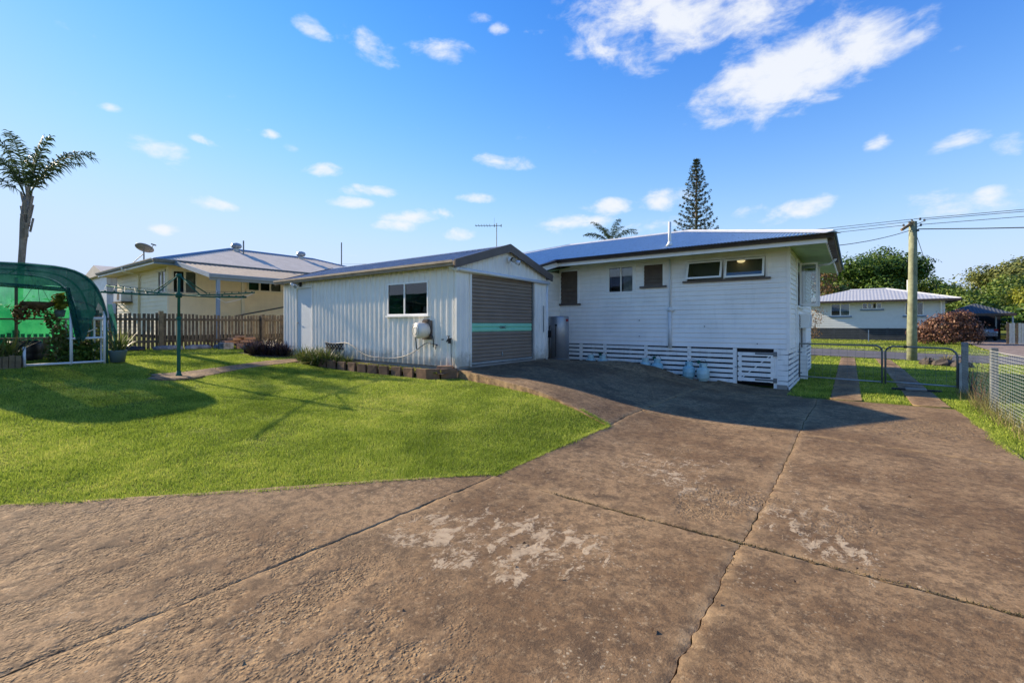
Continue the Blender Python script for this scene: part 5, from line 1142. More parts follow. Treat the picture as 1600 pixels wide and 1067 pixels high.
# ================================================================ SHADE HOUSE
MT['shade'], nt_, p_ = newmat('shade_cloth'); nt_.nodes.remove(p_)
def shadecloth(nt, op, col):
    d = nt.nodes.new('ShaderNodeBsdfDiffuse'); d.inputs[0].default_value = (*col, 1)
    tl = nt.nodes.new('ShaderNodeBsdfTranslucent'); tl.inputs[0].default_value = (*col, 1)
    tr = nt.nodes.new('ShaderNodeBsdfTransparent'); m1 = nt.nodes.new('ShaderNodeMixShader'); m1.inputs[0].default_value = .45
    m2 = nt.nodes.new('ShaderNodeMixShader'); t = NT(nt)
    f = t.math('ADD', t.math('MULTIPLY', t.noise(3, 3), .16), op-.08)
    f = t.math('ADD', f, t.math('MULTIPLY_ADD', t.noise(60, 2, .5, t.scale(t.P(), (1, 1, .08))), .16, -.08))
    cc = t.mix(t.ramp(t.noise(1.6, 5, .65), .35, .65), mul(col, .65), tuple(min(1, q) for q in (col[0]*2.6, col[1]*1.2, col[2]*1.15)))
    nt.links.new(cc, d.inputs[0]); nt.links.new(cc, tl.inputs[0])
    nt.links.new(f, m2.inputs[0])
    nt.links.new(d.outputs[0], m1.inputs[1]); nt.links.new(tl.outputs[0], m1.inputs[2]); nt.links.new(tr.outputs[0], m2.inputs[1]); nt.links.new(m1.outputs[0], m2.inputs[2])
    nt.links.new(m2.outputs[0], nt.nodes['Material Output'].inputs[0])
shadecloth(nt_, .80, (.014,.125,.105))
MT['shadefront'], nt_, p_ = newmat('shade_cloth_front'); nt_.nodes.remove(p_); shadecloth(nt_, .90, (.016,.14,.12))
MT['shadelit'], nt_, p_ = newmat('shade_cloth_backlit'); nt_.nodes.remove(p_); shadecloth(nt_, .88, (.018,.34,.13))  # rear cloth: light shining through it is put into a brighter colour
GX0, GX1, GYC, GR, GZ, GH = -16.1, -13.3, 1.42, 1.27, .66, 2.06
gh = thing('shade_house', 'arched shade house of green cloth on white pipe frame', 'shade house', (GX1, GYC, GZ))
def arch(n=28, k=1.0):     # flattened hoop
    out = []
    for i in range(n+1):
        t = math.pi*i/n; c, s_ = math.cos(t), math.sin(t)
        out.append((GYC+GR*k*math.copysign(abs(c)**.52, c), GZ+(GH*k)*abs(s_)**.62))
    return out
A = arch(); nA = len(A)
def skin(x0, x1, i0, i1, mat, name, off=.0, ragged=0, nx=16):
    V = []; F = []
    for a in range(nx+1):
        x_ = x0+(x1-x0)*a/nx
        for i in range(i0, i1+1):
            y_, z_ = A[i]; sag = .03*math.sin(math.pi*((a/nx*3) % 1))*(1 if 4 < i < nA-5 else .4)
            V.append((x_+rn.uniform(-.004,.004), GYC+(y_-GYC)*(1+off)+rn.uniform(-.006,.006), z_*(1)+off-sag+rn.uniform(-.006,.006)))
    m_ = i1-i0+1
    for a in range(nx):
        for i in range(m_-1): F.append((a*m_+i, a*m_+i+1, (a+1)*m_+i+1, (a+1)*m_+i))
    return fastmesh(name, V, F, MT[mat], gh, True)
skin(GX0, GX1+.05, 3, nA-1, 'shade', 'roof_cloth', .012)
# back wall cloth
V = [(GX0, GYC, GZ+.9)]+[(GX0+rn.uniform(-.01,.01), y_, z_) for y_, z_ in A]; F = [(0, i+1, i+2) for i in range(nA-1)]+[(0, nA, 1)]
fastmesh('back_cloth', V, F, MT['shadelit'], gh)
# front cloth: the hoop with a doorway cut, ragged flaps
DL, DR, DT = 1.02, 2.0, 2.28
def archz(y): 
    ys = [q[0] for q in A][::-1]; zs = [q[1] for q in A][::-1]; return float(np.interp(y, ys, zs))
def front(y0, y1, bot, name, n=14, m=8):
    V = []; F = []
    for i in range(n+1):
        y_ = y0+(y1-y0)*i/n; zt = archz(y_)-.005; zb_ = bot(y_)
        for q in range(m+1): z_ = zt+(zb_-zt)*q/m; V.append((GX1+.075+.02*math.sin(9*y_+2*z_)+rn.uniform(-.006,.006), y_+rn.uniform(-.004,.004), z_))
    for i in range(n):
        for q in range(m): k = i*(m+1)+q; F.append((k, k+1, k+m+2, k+m+1))
    return fastmesh(name, V, F, MT['shadefront'], gh, True)
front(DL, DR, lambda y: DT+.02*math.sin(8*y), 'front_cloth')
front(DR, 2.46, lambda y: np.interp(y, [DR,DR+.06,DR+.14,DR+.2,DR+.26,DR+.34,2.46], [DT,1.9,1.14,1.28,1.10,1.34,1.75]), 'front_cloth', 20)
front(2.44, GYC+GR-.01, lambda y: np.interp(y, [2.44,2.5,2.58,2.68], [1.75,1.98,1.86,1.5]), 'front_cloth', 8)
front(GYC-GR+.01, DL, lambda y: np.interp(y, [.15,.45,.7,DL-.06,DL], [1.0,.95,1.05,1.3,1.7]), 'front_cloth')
V = [(GX1+.05+.02*math.sin(i*2), y_, z_) for i, (y_, z_) in enumerate([(2.66,1.95),(2.70,1.55),(2.78,1.1),(2.74,1.95),(2.82,1.5),(2.84,1.22)])]
fastmesh('torn_flap', V, [(0,1,4,3),(1,2,5,4)], MT['shade'], gh)
b = B(); b.tube([(GX1+.05,DL,GZ),(GX1+.05,DL-.01,1.5),(GX1+.05,DL,DT),(GX1+.06,DR+.02,DT-.05),(GX1+.06,DR+.18,1.3),(GX1+.06,DR+.2,1.15)], [.03,.05,.055,.055,.05,.03], 8); b.build('rolled_cloth', MT['shade'], gh, True)
def pipe(pts, name='frame_pipe', r_=.024, mat='pvc'): return B().tube(pts, r_, 8).build(name, MT[mat], gh, True)
for y_, zt in ((1.40,1.05),(2.08,1.82),(2.62,1.80)): pipe([(GX1+.02,y_,GZ-.05),(GX1+.02,y_,zt)], 'frame_post')
pipe([(GX1+.02,1.40,GZ+.02),(GX1+.02,2.62,GZ+.03)]); pipe([(GX1+.02,2.08,1.20),(GX1+.02,2.62,1.21)]); pipe([(GX1+.02,2.08,1.63),(GX1+.02,2.62,1.64)])
pipe([(GX1+.02,.2,GZ+.02),(GX1+.02,1.0,GZ+.02)])
for x_ in (GX0, (GX0+GX1)/2, GX1): pipe([(x_, GYC+(y_-GYC)*.985, z_-.02) for y_, z_ in A], 'hoop', .02, 'hoist')
for i in (7, 14, 21): pipe([(GX0, A[i][0], A[i][1]-.03), (GX1, A[i][0], A[i][1]-.03)], 'purlin', .018, 'hoist')
for y_ in (.6, 1.55): pipe([(GX0+.15,y_,GZ),(GX0+.15,y_,GZ+1.95)], 'rear_post', .03, 'plank')
pipe([(GX0+.2,.3,1.62),(GX0+.2,2.55,1.64)], 'rear_rail', .02, 'plank')
# benches and plants inside
sh = thing('plant_bench', 'timber plant bench inside the shade house doorway', 'bench', (-15.0, 1.4, GZ))
for k in range(4): B().box(-15.4+k*.13, .95, 1.17, -15.29+k*.13, 2.0, 1.2).build('plank', MT['plank'], sh)
for x_ in (-15.35, -14.95):
    for y_ in (1.0, 1.95): B().box(x_-.025, y_-.025, GZ-.1, x_+.025, y_+.025, 1.17).build('leg', MT['plank'], sh)
sh2 = thing('plant_shelf', 'white plant shelf behind the right front panel of the shade house', 'shelf', (-13.8, 2.35, GZ))
B().box(-14.1, 2.1, 1.18, -13.42, 2.62, 1.21).build('shelf', MT['pvc'], sh2); B().box(-14.1, 2.1, 1.60, -13.42, 2.62, 1.62).build('shelf', MT['pvc'], sh2)
for x_ in (-14.08,-13.46):
    for y_ in (2.12,2.6): B().box(x_-.015, y_-.015, GZ-.05, x_+.015, y_+.015, 1.62).build('leg', MT['pvc'], sh2)
dr_ = thing('black_barrel', 'black plastic barrel standing in the shade house doorway', 'barrel', (-14.6, 1.55, GZ))
B().lathe([(.24,0),(.27,.04),(.29,.2),(.285,.22),(.29,.24),(.29,.42),(.26,.50),(.26,.46),(0,.44)], (-14.6,1.55,GZ-.02), 24).build('drum', MT['black'], dr_, True)
bk = thing('hanging_basket', 'brown coir hanging basket in the shade house doorway', 'hanging basket', (-13.9, 1.66, 1.85))
B().lathe([(0,-.12),(.12,-.10),(.22,-.03),(.27,.04),(.25,.06),(0,.05)], (-13.9,1.66,1.92), 16).build('bowl', MT['basket'], bk, True)
leafcrown('dry_leaves', [(-13.9,1.55,1.82,.2,.28,.16),(-13.85,1.4,1.72,.12,.12,.18)], 260, .05, 'rusty', bk)
b = B()
for a in (0,2.1,4.2): b.tube([(-13.9+.24*math.cos(a),1.66+.24*math.sin(a),1.97),(-13.9,1.66,2.45)], .004, 4)
b.build('hanger', MT['galvdark'], bk)
pt = thing('potted_plant', 'yellow green plant in a dark pot on the shade house rail', 'pot plant', (-13.9, 2.0, 1.65))
B().lathe([(.07,0),(.10,.16),(.085,.16),(0,.14)], (-13.9,2.0,1.66), 14).build('pot', MT['pot'], pt, True); leafcrown('foliage', [(-13.9,2.0,1.98,.13,.13,.18)], 160, .06, 'leafyellow', pt)
def bush(name, label, clusters, n, size, mat, loc, stems=4, cat='shrub', group=None, asp=.5):
    t = thing(name, label, cat, loc, group); leafcrown('foliage', clusters, n, size, mat, t, asp)
    b = B()
    for k in range(stems):
        c = clusters[k % len(clusters)]; b.tube(wobble(loc, c[:3], 4, .06, k), [.02,.016,.012,.009,.006], 5)
    b.build('stem', MT['bark'], t); return t
bush('climbing_plant', 'leafy green climber beside the shade house doorway', [(-14.0,1.95,.95,.22,.2,.3),(-14.05,2.02,1.35,.2,.16,.28),(-13.95,1.86,1.62,.14,.12,.18),(-14.0,2.1,1.1,.2,.2,.25)], 900, .045, 'strap', (-14.0,1.98,GZ))
bush('fern_clump', 'dark green ferns under the shelf at the shade house front', [(-13.75,2.3,.85,.25,.22,.22),(-13.8,2.5,.9,.22,.2,.25),(-14.0,2.15,.85,.25,.2,.2)], 800, .05, 'leafdark', (-13.8,2.35,GZ), cat='fern')
bush('nursery_plants', 'green plants on the ground at the left inside the shade house', [(-14.5,.7,1.0,.4,.35,.35),(-14.8,.3,1.2,.4,.35,.5),(-15.3,.6,1.4,.4,.4,.5)], 700, .07, 'leafdark', (-14.7,.5,GZ))
b = B(); b.bar((-13.75,2.25,1.24),(-13.6,2.55,1.42), .07, .012); setp(b.build('white_tray', MT['pvc']), 'white plastic tray leaning on the lower shelf of the shade house', 'tray')
tp2 = thing('potted_plant', 'spiky plant in a green tub at the right corner of the shade house', 'pot plant', (-13.35, 2.86, GZ))
B().lathe([(.13,0),(.155,.2),(.175,.25),(.175,.27),(.15,.27),(0,.24)], (-13.35,2.86,GZ-.01), 20).build('pot', MT['pot'], tp2, True)
strapplant('leaves', '', (-13.35,2.86,GZ+.24), 46, .55, .035, 'strap', parent=tp2, spread=.8, droop=.6)
tb = thing('planter_box', 'low weathered timber planter with spiky plants left of the shade house door', 'planter', (-13.3, 1.05, GZ))
for k in range(9): B().bar((-13.12,.62+k*.085,GZ-.02),(-13.10+rn.uniform(-.02,.02),.62+k*.085,GZ+.24+rn.uniform(-.02,.02)), .03, .075, (0,1,0)).build('slat', MT['woodlight'], tb)
B().box(-13.6, .6, GZ, -13.13, 1.36, GZ+.18).build('soil', MT['soil'], tb)
for x_, y_ in ((-13.35,.75),(-13.3,1.0),(-13.35,1.25)): strapplant('leaves', '', (x_,y_,GZ+.16), 42, .55, .04, 'strap', parent=tb, spread=.85, droop=.5)
# ================================================================ GATES AND WIRE FENCE
def gate(x0, x1, label, flip):
    y_ = 14.5; g_ = thing('wire_gate', label, 'gate', (x0, y_, 0), 'driveway gates'); zt0, zb0 = (.985, .05) if not flip else (.965, .04); zt1 = .975 if not flip else .945
    b = B(); r_ = .2
    if flip: pts = [(x0,y_,zb0),(x0,y_,zt0-.12),(x0+.05,y_,zt0-.04),(x0+.14,y_,zt0)]+[(x1-r_+r_*math.sin(a), y_, zt1-r_+r_*math.cos(a)) for a in [k*math.pi/12 for k in range(7)]]+[(x1,y_,zb0)]
    else: pts = [(x0,y_,zb0+.03),(x0,y_,zt0)]+[(x1-r_*.7+r_*.7*math.sin(a), y_, zt1-r_*.7+r_*.7*math.cos(a)) for a in [k*math.pi/12 for k in range(7)]]+[(x1,y_,zb0)]
    b.tube(pts, .021, 8); b.build('frame', MT['galvdark'], g_, True)
    B().tube([(x0,y_,zb0+.06),(x1,y_,zb0+.03)], .017, 8).build('bottom_rail', MT['galv'], g_, True)
    b = B(); n = int((x1-x0)/.165)
    for k in range(1, n): xx = x0+(x1-x0)*k/n; b.tube([(xx,y_,zb0+.04),(xx,y_,zt0-.015)], .0022, 4, False)
    for k in range(1, 8): zz = zb0+.05+(zt0-zb0-.05)*k/8; b.tube([(x0,y_-.003,zz),(x1,y_-.003,zz)], .0022, 4, False)
    b.build('wire_mesh', MT['galvdark'], g_)
    for zz in (.2, .75):
        xx = x1 if flip else x0; B().tube([(xx-.03,y_,zz),(xx+.06,y_,zz)], .016, 6).build('hinge', MT['galvdark'], g_)
    return g_
gate(-1.20, .535, 'left half of the wire driveway gate, beside the white house', False)
gate(.60, 1.88, 'right half of the wire driveway gate, beside the fence post', True)
ch = thing('gate_chain', 'loop of dark chain joining the two gate halves', 'chain', (.57, 14.47, .9))
b = B(); b.tube([(.38,14.47,.945),(.42,14.45,.89),(.5,14.45,.88),(.56,14.45,.93),(.62,14.45,.90),(.68,14.45,.88),(.70,14.46,.93),(.66,14.47,.97)], .010, 6); b.build('links', MT['black'], ch, True)
b = B(); b.box(.94,14.455,.93,1.0,14.49,.99); b.build('padlock', MT['black'], ch)
FXW = 2.0
for y_, w_, z1, lb in ((14.5,.11,1.09,'square fence post at the right end of the gate'),(11.77,.10,1.08,'grey fence post between the two wire panels'),(9.0,.09,1.08,'grey wire fence post nearest the camera')):
    z0 = zl(FXW, y_); o = B().box(FXW-w_/2, y_-w_/2, z0-.3, FXW+w_/2, y_+w_/2, z1).build('fence_post', MT['galvdark'], bevel=.012); setp(o, lb, 'post', 'wire fence posts')
o = B().box(1.90, 14.42, -.3, 1.945, 14.52, .62).build('gate_stay', MT['galv']); setp(o, 'short pale steel stay beside the gate post', 'post')
def mesh_panel(y0, y1, zt, label, mat, sv, sh_, r_):
    b = B(); zb0 = min(zl(FXW,y0), zl(FXW,y1))+.03; n = int((y1-y0)/sv)
    for k in range(n+1): yy = y0+(y1-y0)*k/n; b.tube([(FXW-.055,yy,zb0),(FXW-.055,yy,zt)], r_, 3, False)
    m_ = int((zt-zb0)/sh_)
    for k in range(m_+1): zz = zb0+(zt-zb0)*k/m_; b.tube([(FXW-.058,y0,zz),(FXW-.058,y1,zz)], r_*(1.6 if k in (0, m_) else 1), 3, False)
    setp(b.build('wire_mesh_fence', MT[mat]), label, 'fence panel', 'wire fence panels')
mesh_panel(11.8, 14.45, 1.0, 'dull wire mesh fence panel next to the gate', 'galv', .075, .06, .0016)
mesh_panel(3.4, 11.74, 1.03, 'bright welded wire mesh fence panel at the right edge', 'wirew', .10, .05, .0019)
n = 700; x_ = FXW-.1+RNG.normal(size=n)*.09; y_ = RNG.uniform(8.5, 14.2, n); V, T = blades(x_, y_, ZL(x_,y_), RNG.uniform(.06,.32,n)*(1+.6*np.exp(-((y_-11.6)/.5)**2)), RNG.uniform(.006,.014,n), .7)
setp(fastmesh('dry_weeds', V, T, MT['grassdry']), 'dry straw coloured weeds along the foot of the wire fence', 'weeds', kind='stuff')
b = B()
for k in range(26):
    p = Vector((FXW-.06, 11.9+rn.uniform(0,1.6), -.05)); pts = [p]
    for q in range(4): p = p+Vector((rn.uniform(-.05,.05), rn.uniform(-.15,.15), rn.uniform(.05,.28))); pts.append(p)
    b.tube(pts, [.006,.005,.004,.003,.002], 4)
setp(b.build('dry_vine', MT['basket']), 'tangle of dry vine on the wire panel next to the gate', 'vine', kind='stuff')
dp = thing('drain_grate', 'small pale drain cover across the right wheel strip at the gate', 'drain', (1.1, 14.2, 0))
B().box(.95, 14.05, zl(1.1,14.1)+.03, 1.32, 14.25, zl(1.1,14.1)+.075).build('cover', MT['kerb'], dp, bevel=.008); B().box(.70, 14.08, zl(1,14.1)+.0, 1.58, 14.22, zl(1,14.1)+.055).build('trough', MT['dark'], dp)

# ---- power pole and lines
PX, PY = 2.05, 27.2; pz = zl(PX, PY)
pole = thing('power_pole', 'greenish timber power pole at the street edge', 'power pole', (PX, PY, pz))
B().tube([(PX,PY,pz-.3),(PX,PY,pz+1.5),(PX+.02,PY,pz+3),(PX+.03,PY,pz+4.6),(PX+.03,PY,pz+6.25)], [.19,.18,.165,.155,.145], 16).build('shaft', MT['pole'], pole, True)
B().bar((PX-.38,PY-.3,pz+5.88),(PX+.06,PY-.08,pz+6.22), .1, .11).build('crossarm', MT['poletop'], pole)
b = B()
for x_, y_, z_ in ((0,0,6.25),(.28,.05,6.3),(.42,.05,6.22),(.30,.0,6.02),(.2,-.1,5.78),(-.3,-.2,6.05),(-.1,-.15,6.16)): b.lathe([(.025,0),(.05,.03),(.03,.06),(.05,.09),(.0,.12)], (PX+x_,PY+y_,pz+z_), 8)
b.build('insulator', MT['galvdark'], pole)
b = B(); b.tube([(PX+.1,PY,pz+6.1),(PX+.45,PY+.02,pz+6.25)], .015, 6); b.tube([(PX+.1,PY,pz+6.0),(PX+.33,PY,pz+6.05)], .015, 6); b.build('bracket', MT['galvdark'], pole)
def sag(p, q, s_, n=14): p, q = Vector(p), Vector(q); return [p.lerp(q, i/n)-Z*(4*s_*(i/n)*(1-i/n)) for i in range(n+1)]
T_ = Vector((PX, PY, pz))
WIRES = [((.02,0,6.37),(-45,27.6,8.0),.5,.012,'uppermost street wire running left from the pole'),((-.1,-.1,6.25),(-45,27.4,7.7),.5,.012,'second street wire running left from the pole'),((-.3,-.2,6.1),(-45,27.0,7.35),.5,.012,'third street wire running left from the pole'),
 ((.05,0,6.37),(50,29,6.9),.4,.012,'uppermost street wire running right from the pole'),((.42,.05,6.3),(50,29.2,6.7),.4,.012,'second street wire running right from the pole'),((.28,.05,6.1),(50,28.9,6.4),.4,.012,'third street wire running right from the pole'),((.2,0,5.9),(30,24,4.9),.75,.022,'thick sagging cable running right from the pole'),
 ((.1,.1,5.9),(5.6,51.5,3.95),.25,.012,'service cable from the pole down to the pale house'),((-.1,-.1,5.85),(-2.5,17.5,4.1),.25,.014,'service cable from the pole to the white house roof')]
for a, q, s_, r_, lb in WIRES: setp(B().tube(sag(T_+Vector(a), q, s_), r_, 5, False).build('overhead_wire', MT['wire']), lb, 'wire', 'overhead wires')
# verge rock garden
rk = [(2.35,24.4,.28,'dark rock at the left of the verge garden'),(2.75,24.2,.34,'largest dark rock in the middle of the verge garden'),(3.2,23.8,.3,'dark rock at the right of the verge garden')]
for x_, y_, r_, lb in rk:
    b = B(); vs = []; n_ = 10
    prof = [(0,-.1),(r_*.9,-.05),(r_,.08),(r_*.8,.2),(r_*.35,.28),(0,.29)]
    b.lathe(prof, (x_,y_,zl(x_,y_)), n_); b.v = [(vx+rn.uniform(-.05,.05), vy+rn.uniform(-.05,.05), vz+rn.uniform(-.03,.03)) for vx, vy, vz in b.v]; setp(b.build('verge_rock', MT['darkrock']), lb, 'rock', 'verge rocks')
strapplant('verge_plant', 'pale spiky plant among the verge rocks beyond the gate', (2.9,24.7,zl(2.9,24.7)), 90, .55, .04, 'grassdry')
strapplant('verge_plant', 'low green tuft at the left of the verge rocks', (2.4,24.8,zl(2.4,24.8)), 70, .4, .04, 'strap')
st_ = thing('marker_stake', 'blue marker stake standing in the grass across the street', 'stake', (.9,48,0)); B().box(.87,47.98,zl(.9,48)-.1,.93,48.04,1.05).build('shaft', MT['nblue'], st_)

# ================================================================ OPPOSITE HOUSE
def hip(b, x0, x1, y0, y1, ze, zr, axis_='x', pitch=.2, amp=.015):
    """hip roof sheets as corrugated faces"""
    if axis_ == 'x':
        h_ = (y1-y0)/2; xa, xb = x0+h_, x1-h_; L_ = math.hypot(h_, zr-ze); s_ = Vector((0,h_,zr-ze))/L_; nn = Vector((0,-(zr-ze),h_))/L_
        f = lambda x: (0, L_*min(1, (x-x0)/h_, (x1-x)/h_)); corr(b, (0,y0,ze), X, s_, nn, x0, x1, f, pitch, amp)
        corr(b, (0,y1,ze), X, Vector((0,-h_,zr-ze))/L_, Vector((0,zr-ze,h_))/L_, x0, x1, f, pitch, amp)
        g_ = lambda y: (0, L_*(1-abs(y-(y0+y1)/2)/h_))
        corr(b, (x1,0,ze), Y, Vector((-h_,0,zr-ze))/L_, Vector((zr-ze,0,h_))/L_, y0, y1, g_, pitch, amp); corr(b, (x0,0,ze), Y, Vector((h_,0,zr-ze))/L_, Vector((-(zr-ze),0,h_))/L_, y0, y1, g_, pitch, amp)
    else:
        h_ = (x1-x0)/2; L_ = math.hypot(h_, zr-ze)
        f = lambda y: (0, L_*min(1, (y-y0)/h_, (y1-y)/h_))
        corr(b, (x1,0,ze), Y, Vector((-h_,0,zr-ze))/L_, Vector((zr-ze,0,h_))/L_, y0, y1, f, pitch, amp); corr(b, (x0,0,ze), Y, Vector((h_,0,zr-ze))/L_, Vector((-(zr-ze),0,h_))/L_, y0, y1, f, pitch, amp)
        g_ = lambda x: (0, L_*(1-abs(x-(x0+x1)/2)/h_))
        corr(b, (0,y0,ze), X, Vector((0,h_,zr-ze))/L_, Vector((0,-(zr-ze),h_))/L_, x0, x1, g_, pitch, amp); corr(b, (0,y1,ze), X, Vector((0,-h_,zr-ze))/L_, Vector((0,zr-ze,h_))/L_, x0, x1, g_, pitch, amp)
oh = thing('pale_house', 'pale weatherboard house with grey hip roof across the street', 'house', (1, 52, .1))
ow = thing('board_wall'); ow.parent = oh; WO[ow.name] = WO[oh.name].copy(); boards(ow, (0,52,0), X, -Y, -4.0, 6.0, 1.18, 3.62, [], 'owall', .205)
B().box(-4.0,52.03,1.15,6.0,60,3.62).build('wall_core', MT['owall'], oh)
b = B(); b.box(-11,53.52,0,-4.0,60,3.4); b.build('side_wing', MT['owall'], oh)
b = B(); hip(b, -4.9, 6.85, 51.1, 60.1, 3.62, 4.88, 'x', .25, .006); b.build('roof', MT['oroof'], oh)
b = B(); hip(b, -11.8, -3.6, 52.6, 60.6, 3.45, 4.5, 'x', .25, .006); b.build('wing_roof', MT['oroof'], oh)
b = B(); b.box(-4.9,51.05,3.46,6.85,51.15,3.64); b.box(6.8,51.1,3.46,6.9,60.1,3.64); b.build('fascia', MT['darkbrown'], oh)
b = B(); b.box(-4.8,51.15,3.58,6.8,52.0,3.6); b.build('soffit', MT['owall'], oh)
capping((6.85,51.1,3.64), (2.35,55.6,4.9), (-1,-.2,-.25), (.3,1,-.2), oh, MT['cap'], .25, .03)
capping((2.35,55.6,4.88), (-.4,55.6,4.88), (0,-1,-.28), (0,1,-.28), oh, MT['cap'], .2, .03)
for k in range(7): B().box(-4.0, 51.99, .1+k*.155, 6.0, 52.02, .225+k*.155).build('skirt_batten', MT['oskirt'], oh)
for x_ in (-4, -1.6, .4, 2.3, 4.2, 5.95): B().box(x_-.08, 52.03, -.2, x_+.08, 52.15, 1.18).build('stump', MT['oskirt'], oh)
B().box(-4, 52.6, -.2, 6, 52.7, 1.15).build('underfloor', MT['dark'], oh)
def farwin(parent, x0, x1, z0, z1, y_, n, sill='nblue'):
    b = B(); t = .07; b.box(x0-t,y_-.05,z0-t,x0,y_,z1+t); b.box(x1,y_-.05,z0-t,x1+t,y_,z1+t); b.box(x0,y_-.05,z1,x1,y_,z1+t); b.box(x0,y_-.05,z0-t,x1,y_,z0)
    for k in range(1, n): xx = x0+(x1-x0)*k/n; b.box(xx-.04,y_-.045,z0,xx+.04,y_,z1)
    o = b.build('window', MT['white'], parent)
    for k in range(n):
        a = x0+(x1-x0)*k/n; c = x0+(x1-x0)*(k+1)/n; B().box(a,y_-.02,z0,c,y_-.01,z1).build('pane', MT['glass'], o)
        B().box(a,y_-.009,z0,c,y_-.004,z1).build('blind_or_dark', MT['curtain'] if k % 2 else MT['dark'], o)  # dark panels paint the unlit room, curtain ones are blinds
    B().box(x0-.2,y_-.12,z0-.2,x1+.2,y_,z0-t-.003).build('sill', MT[sill], o)
farwin(oh, -1.75, -.42, 2.35, 3.35, 51.97, 2); farwin(oh, .58, 1.85, 2.95, 3.38, 51.97, 4); farwin(oh, 3.5, 4.6, 2.35, 3.36, 51.97, 3)
b = B(); b.tube([(5.75,51.9,3.5),(5.75,51.9,1.2)], .06, 8); b.build('downpipe', MT['white'], oh)
b = B(); b.tube([(3.9,55.4,4.6),(3.9,55.4,5.6)], .09, 8); b.build('flue', MT['cap'], oh)
# carport, car
cp = thing('carport', 'open carport with dark hip roof beside the pale house', 'carport', (8.3, 55, .1))
b = B(); hip(b, 6.35, 10.35, 53.6, 59.6, 2.38, 3.3, 'y', .2, .015); b.build('roof', MT['oskirt'], cp)
b = B(); b.box(6.35,53.55,2.22,10.35,53.65,2.42); b.box(10.3,53.6,2.22,10.4,59.6,2.42); b.box(6.3,53.6,2.22,6.4,59.6,2.42); b.build('fascia', MT['darkbrown'], cp)
for x_ in (6.5, 10.2):
    for y_ in (53.8, 59.3): B().box(x_-.05,y_-.05,0,x_+.05,y_+.05,2.25).build('post', MT['galv'], cp)
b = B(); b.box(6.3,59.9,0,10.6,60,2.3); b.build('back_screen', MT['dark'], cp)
car = thing('parked_car', 'silver car parked nose in under the carport', 'car', (8.75, 57, .1))
cz = zl(8.75, 57)+.02; b = B(); secs = []
prof = [(54.85,.45,.72,.78),(54.95,.35,1.0,.84),(55.35,.28,1.08,.88),(55.9,.24,1.12,.9),(57.2,.24,1.02,.9),(58.4,.24,.95,.88),(59.2,.3,.86,.84),(59.4,.4,.7,.74)]
vs = []; 
for y_, zb_, zt_, hw in prof: vs += [(8.75-hw*.92,y_,cz+zb_),(8.75-hw,y_,cz+(zb_+zt_)/2),(8.75-hw*.9,y_,cz+zt_),(8.75+hw*.9,y_,cz+zt_),(8.75+hw,y_,cz+(zb_+zt_)/2),(8.75+hw*.92,y_,cz+zb_)]
fs = [(i*6+k, i*6+(k+1) % 6, (i+1)*6+(k+1) % 6, (i+1)*6+k) for i in range(7) for k in range(6)]+[tuple(range(6))[::-1], tuple(range(42,48))]
b.add(vs, fs); b.build('body', MT['car'], car, False, .04)
b = B(); b.add([(8.75+sx*w_, y_, cz+z_) for y_, z_, w_ in ((55.2,1.06,.80),(55.7,1.46,.62),(57.2,1.48,.62),(58.1,1.0,.78)) for sx in (-1,1)], [(0,1,3,2),(2,3,5,4),(4,5,7,6),(0,2,4,6),(7,5,3,1)]); b.build('cabin', MT['black'], car)
for sx in (-1, 1):
    B().box(8.75+sx*.70-.13, 54.86, cz+.80, 8.75+sx*.70+.13, 54.97, cz+.98).build('tail_light', MT['red'], car)
    for y_ in (55.6, 58.5):
        t = B().lathe([(.18,-.1),(.31,-.1),(.32,0),(.31,.1),(.18,.1)], (8.75+sx*.78,y_,cz+.31), 18, 'x').build('tyre', MT['rubber'], car, True); B().lathe([(0,-.09),(.18,-.09),(.18,.09),(0,.09)], (8.75+sx*.78,y_,cz+.31), 12, 'x').build('rim', MT['galv'], t)
B().box(8.55,54.82,cz+.74,8.95,54.86,cz+.86).build('number_plate', MT['plate'], car); B().box(7.98,54.76,cz+.36,9.52,54.9,cz+.54).build('bumper', MT['car'], car, bevel=.03)
# paling screen right of the carport
ps = thing('paling_screen', 'grey paling screen to the right of the carport', 'fence', (11, 50, .1))
for k in range(34): x_ = 9.15+k*.155; B().box(x_, 50, zl(x_,50)-.05, x_+.135, 50.025, 1.62+rn.uniform(-.03,.03)).build('paling', MT['galv'] if k % 3 else MT['wood'], ps)
for z_ in (.4, 1.3): B().bar((9.1,50.05,z_),(14.5,50.05,z_), .04, .08).build('rail', MT['wood'], ps)
bush('croton_hedge', 'bushy bronze and pink leaved shrub in front of the pale house', [(4.6,48,1.0,1.1,.9,.8),(5.4,48,1.3,1.1,1,1.0),(6.1,48.1,1.55,1.1,1,.95),(6.8,48.2,1.2,.9,.9,.9),(5.6,47.8,.6,1.6,.9,.6),(3.9,48,.85,.6,.6,.5),(4.9,47.7,1.75,.5,.5,.35),(6.5,47.9,2.2,.6,.5,.35),(5.8,47.7,2.15,.5,.5,.3),(7.3,48,.7,.5,.6,.6),(4.3,47.6,.4,.6,.5,.4)], 8500, .085, 'croton', (5.5,48.2,.0), 6)
bush('yellow_shrub', 'bright yellow green shrub glowing behind the carport car', [(8.4,61.5,1.8,.9,.6,.7),(8.9,61.5,1.4,.8,.6,.6)], 900, .16, 'leafyellow', (8.6,61.6,.1))
bush('leafless_shrub', 'bare twiggy shrub with reddish tips at the left of the pale house', [(-2.9,50.4,2.3,.9,.6,.9),(-3.3,50.5,.9,.8,.6,.7)], 500, .07, 'rusty', (-3.0,50.4,.0), 16)
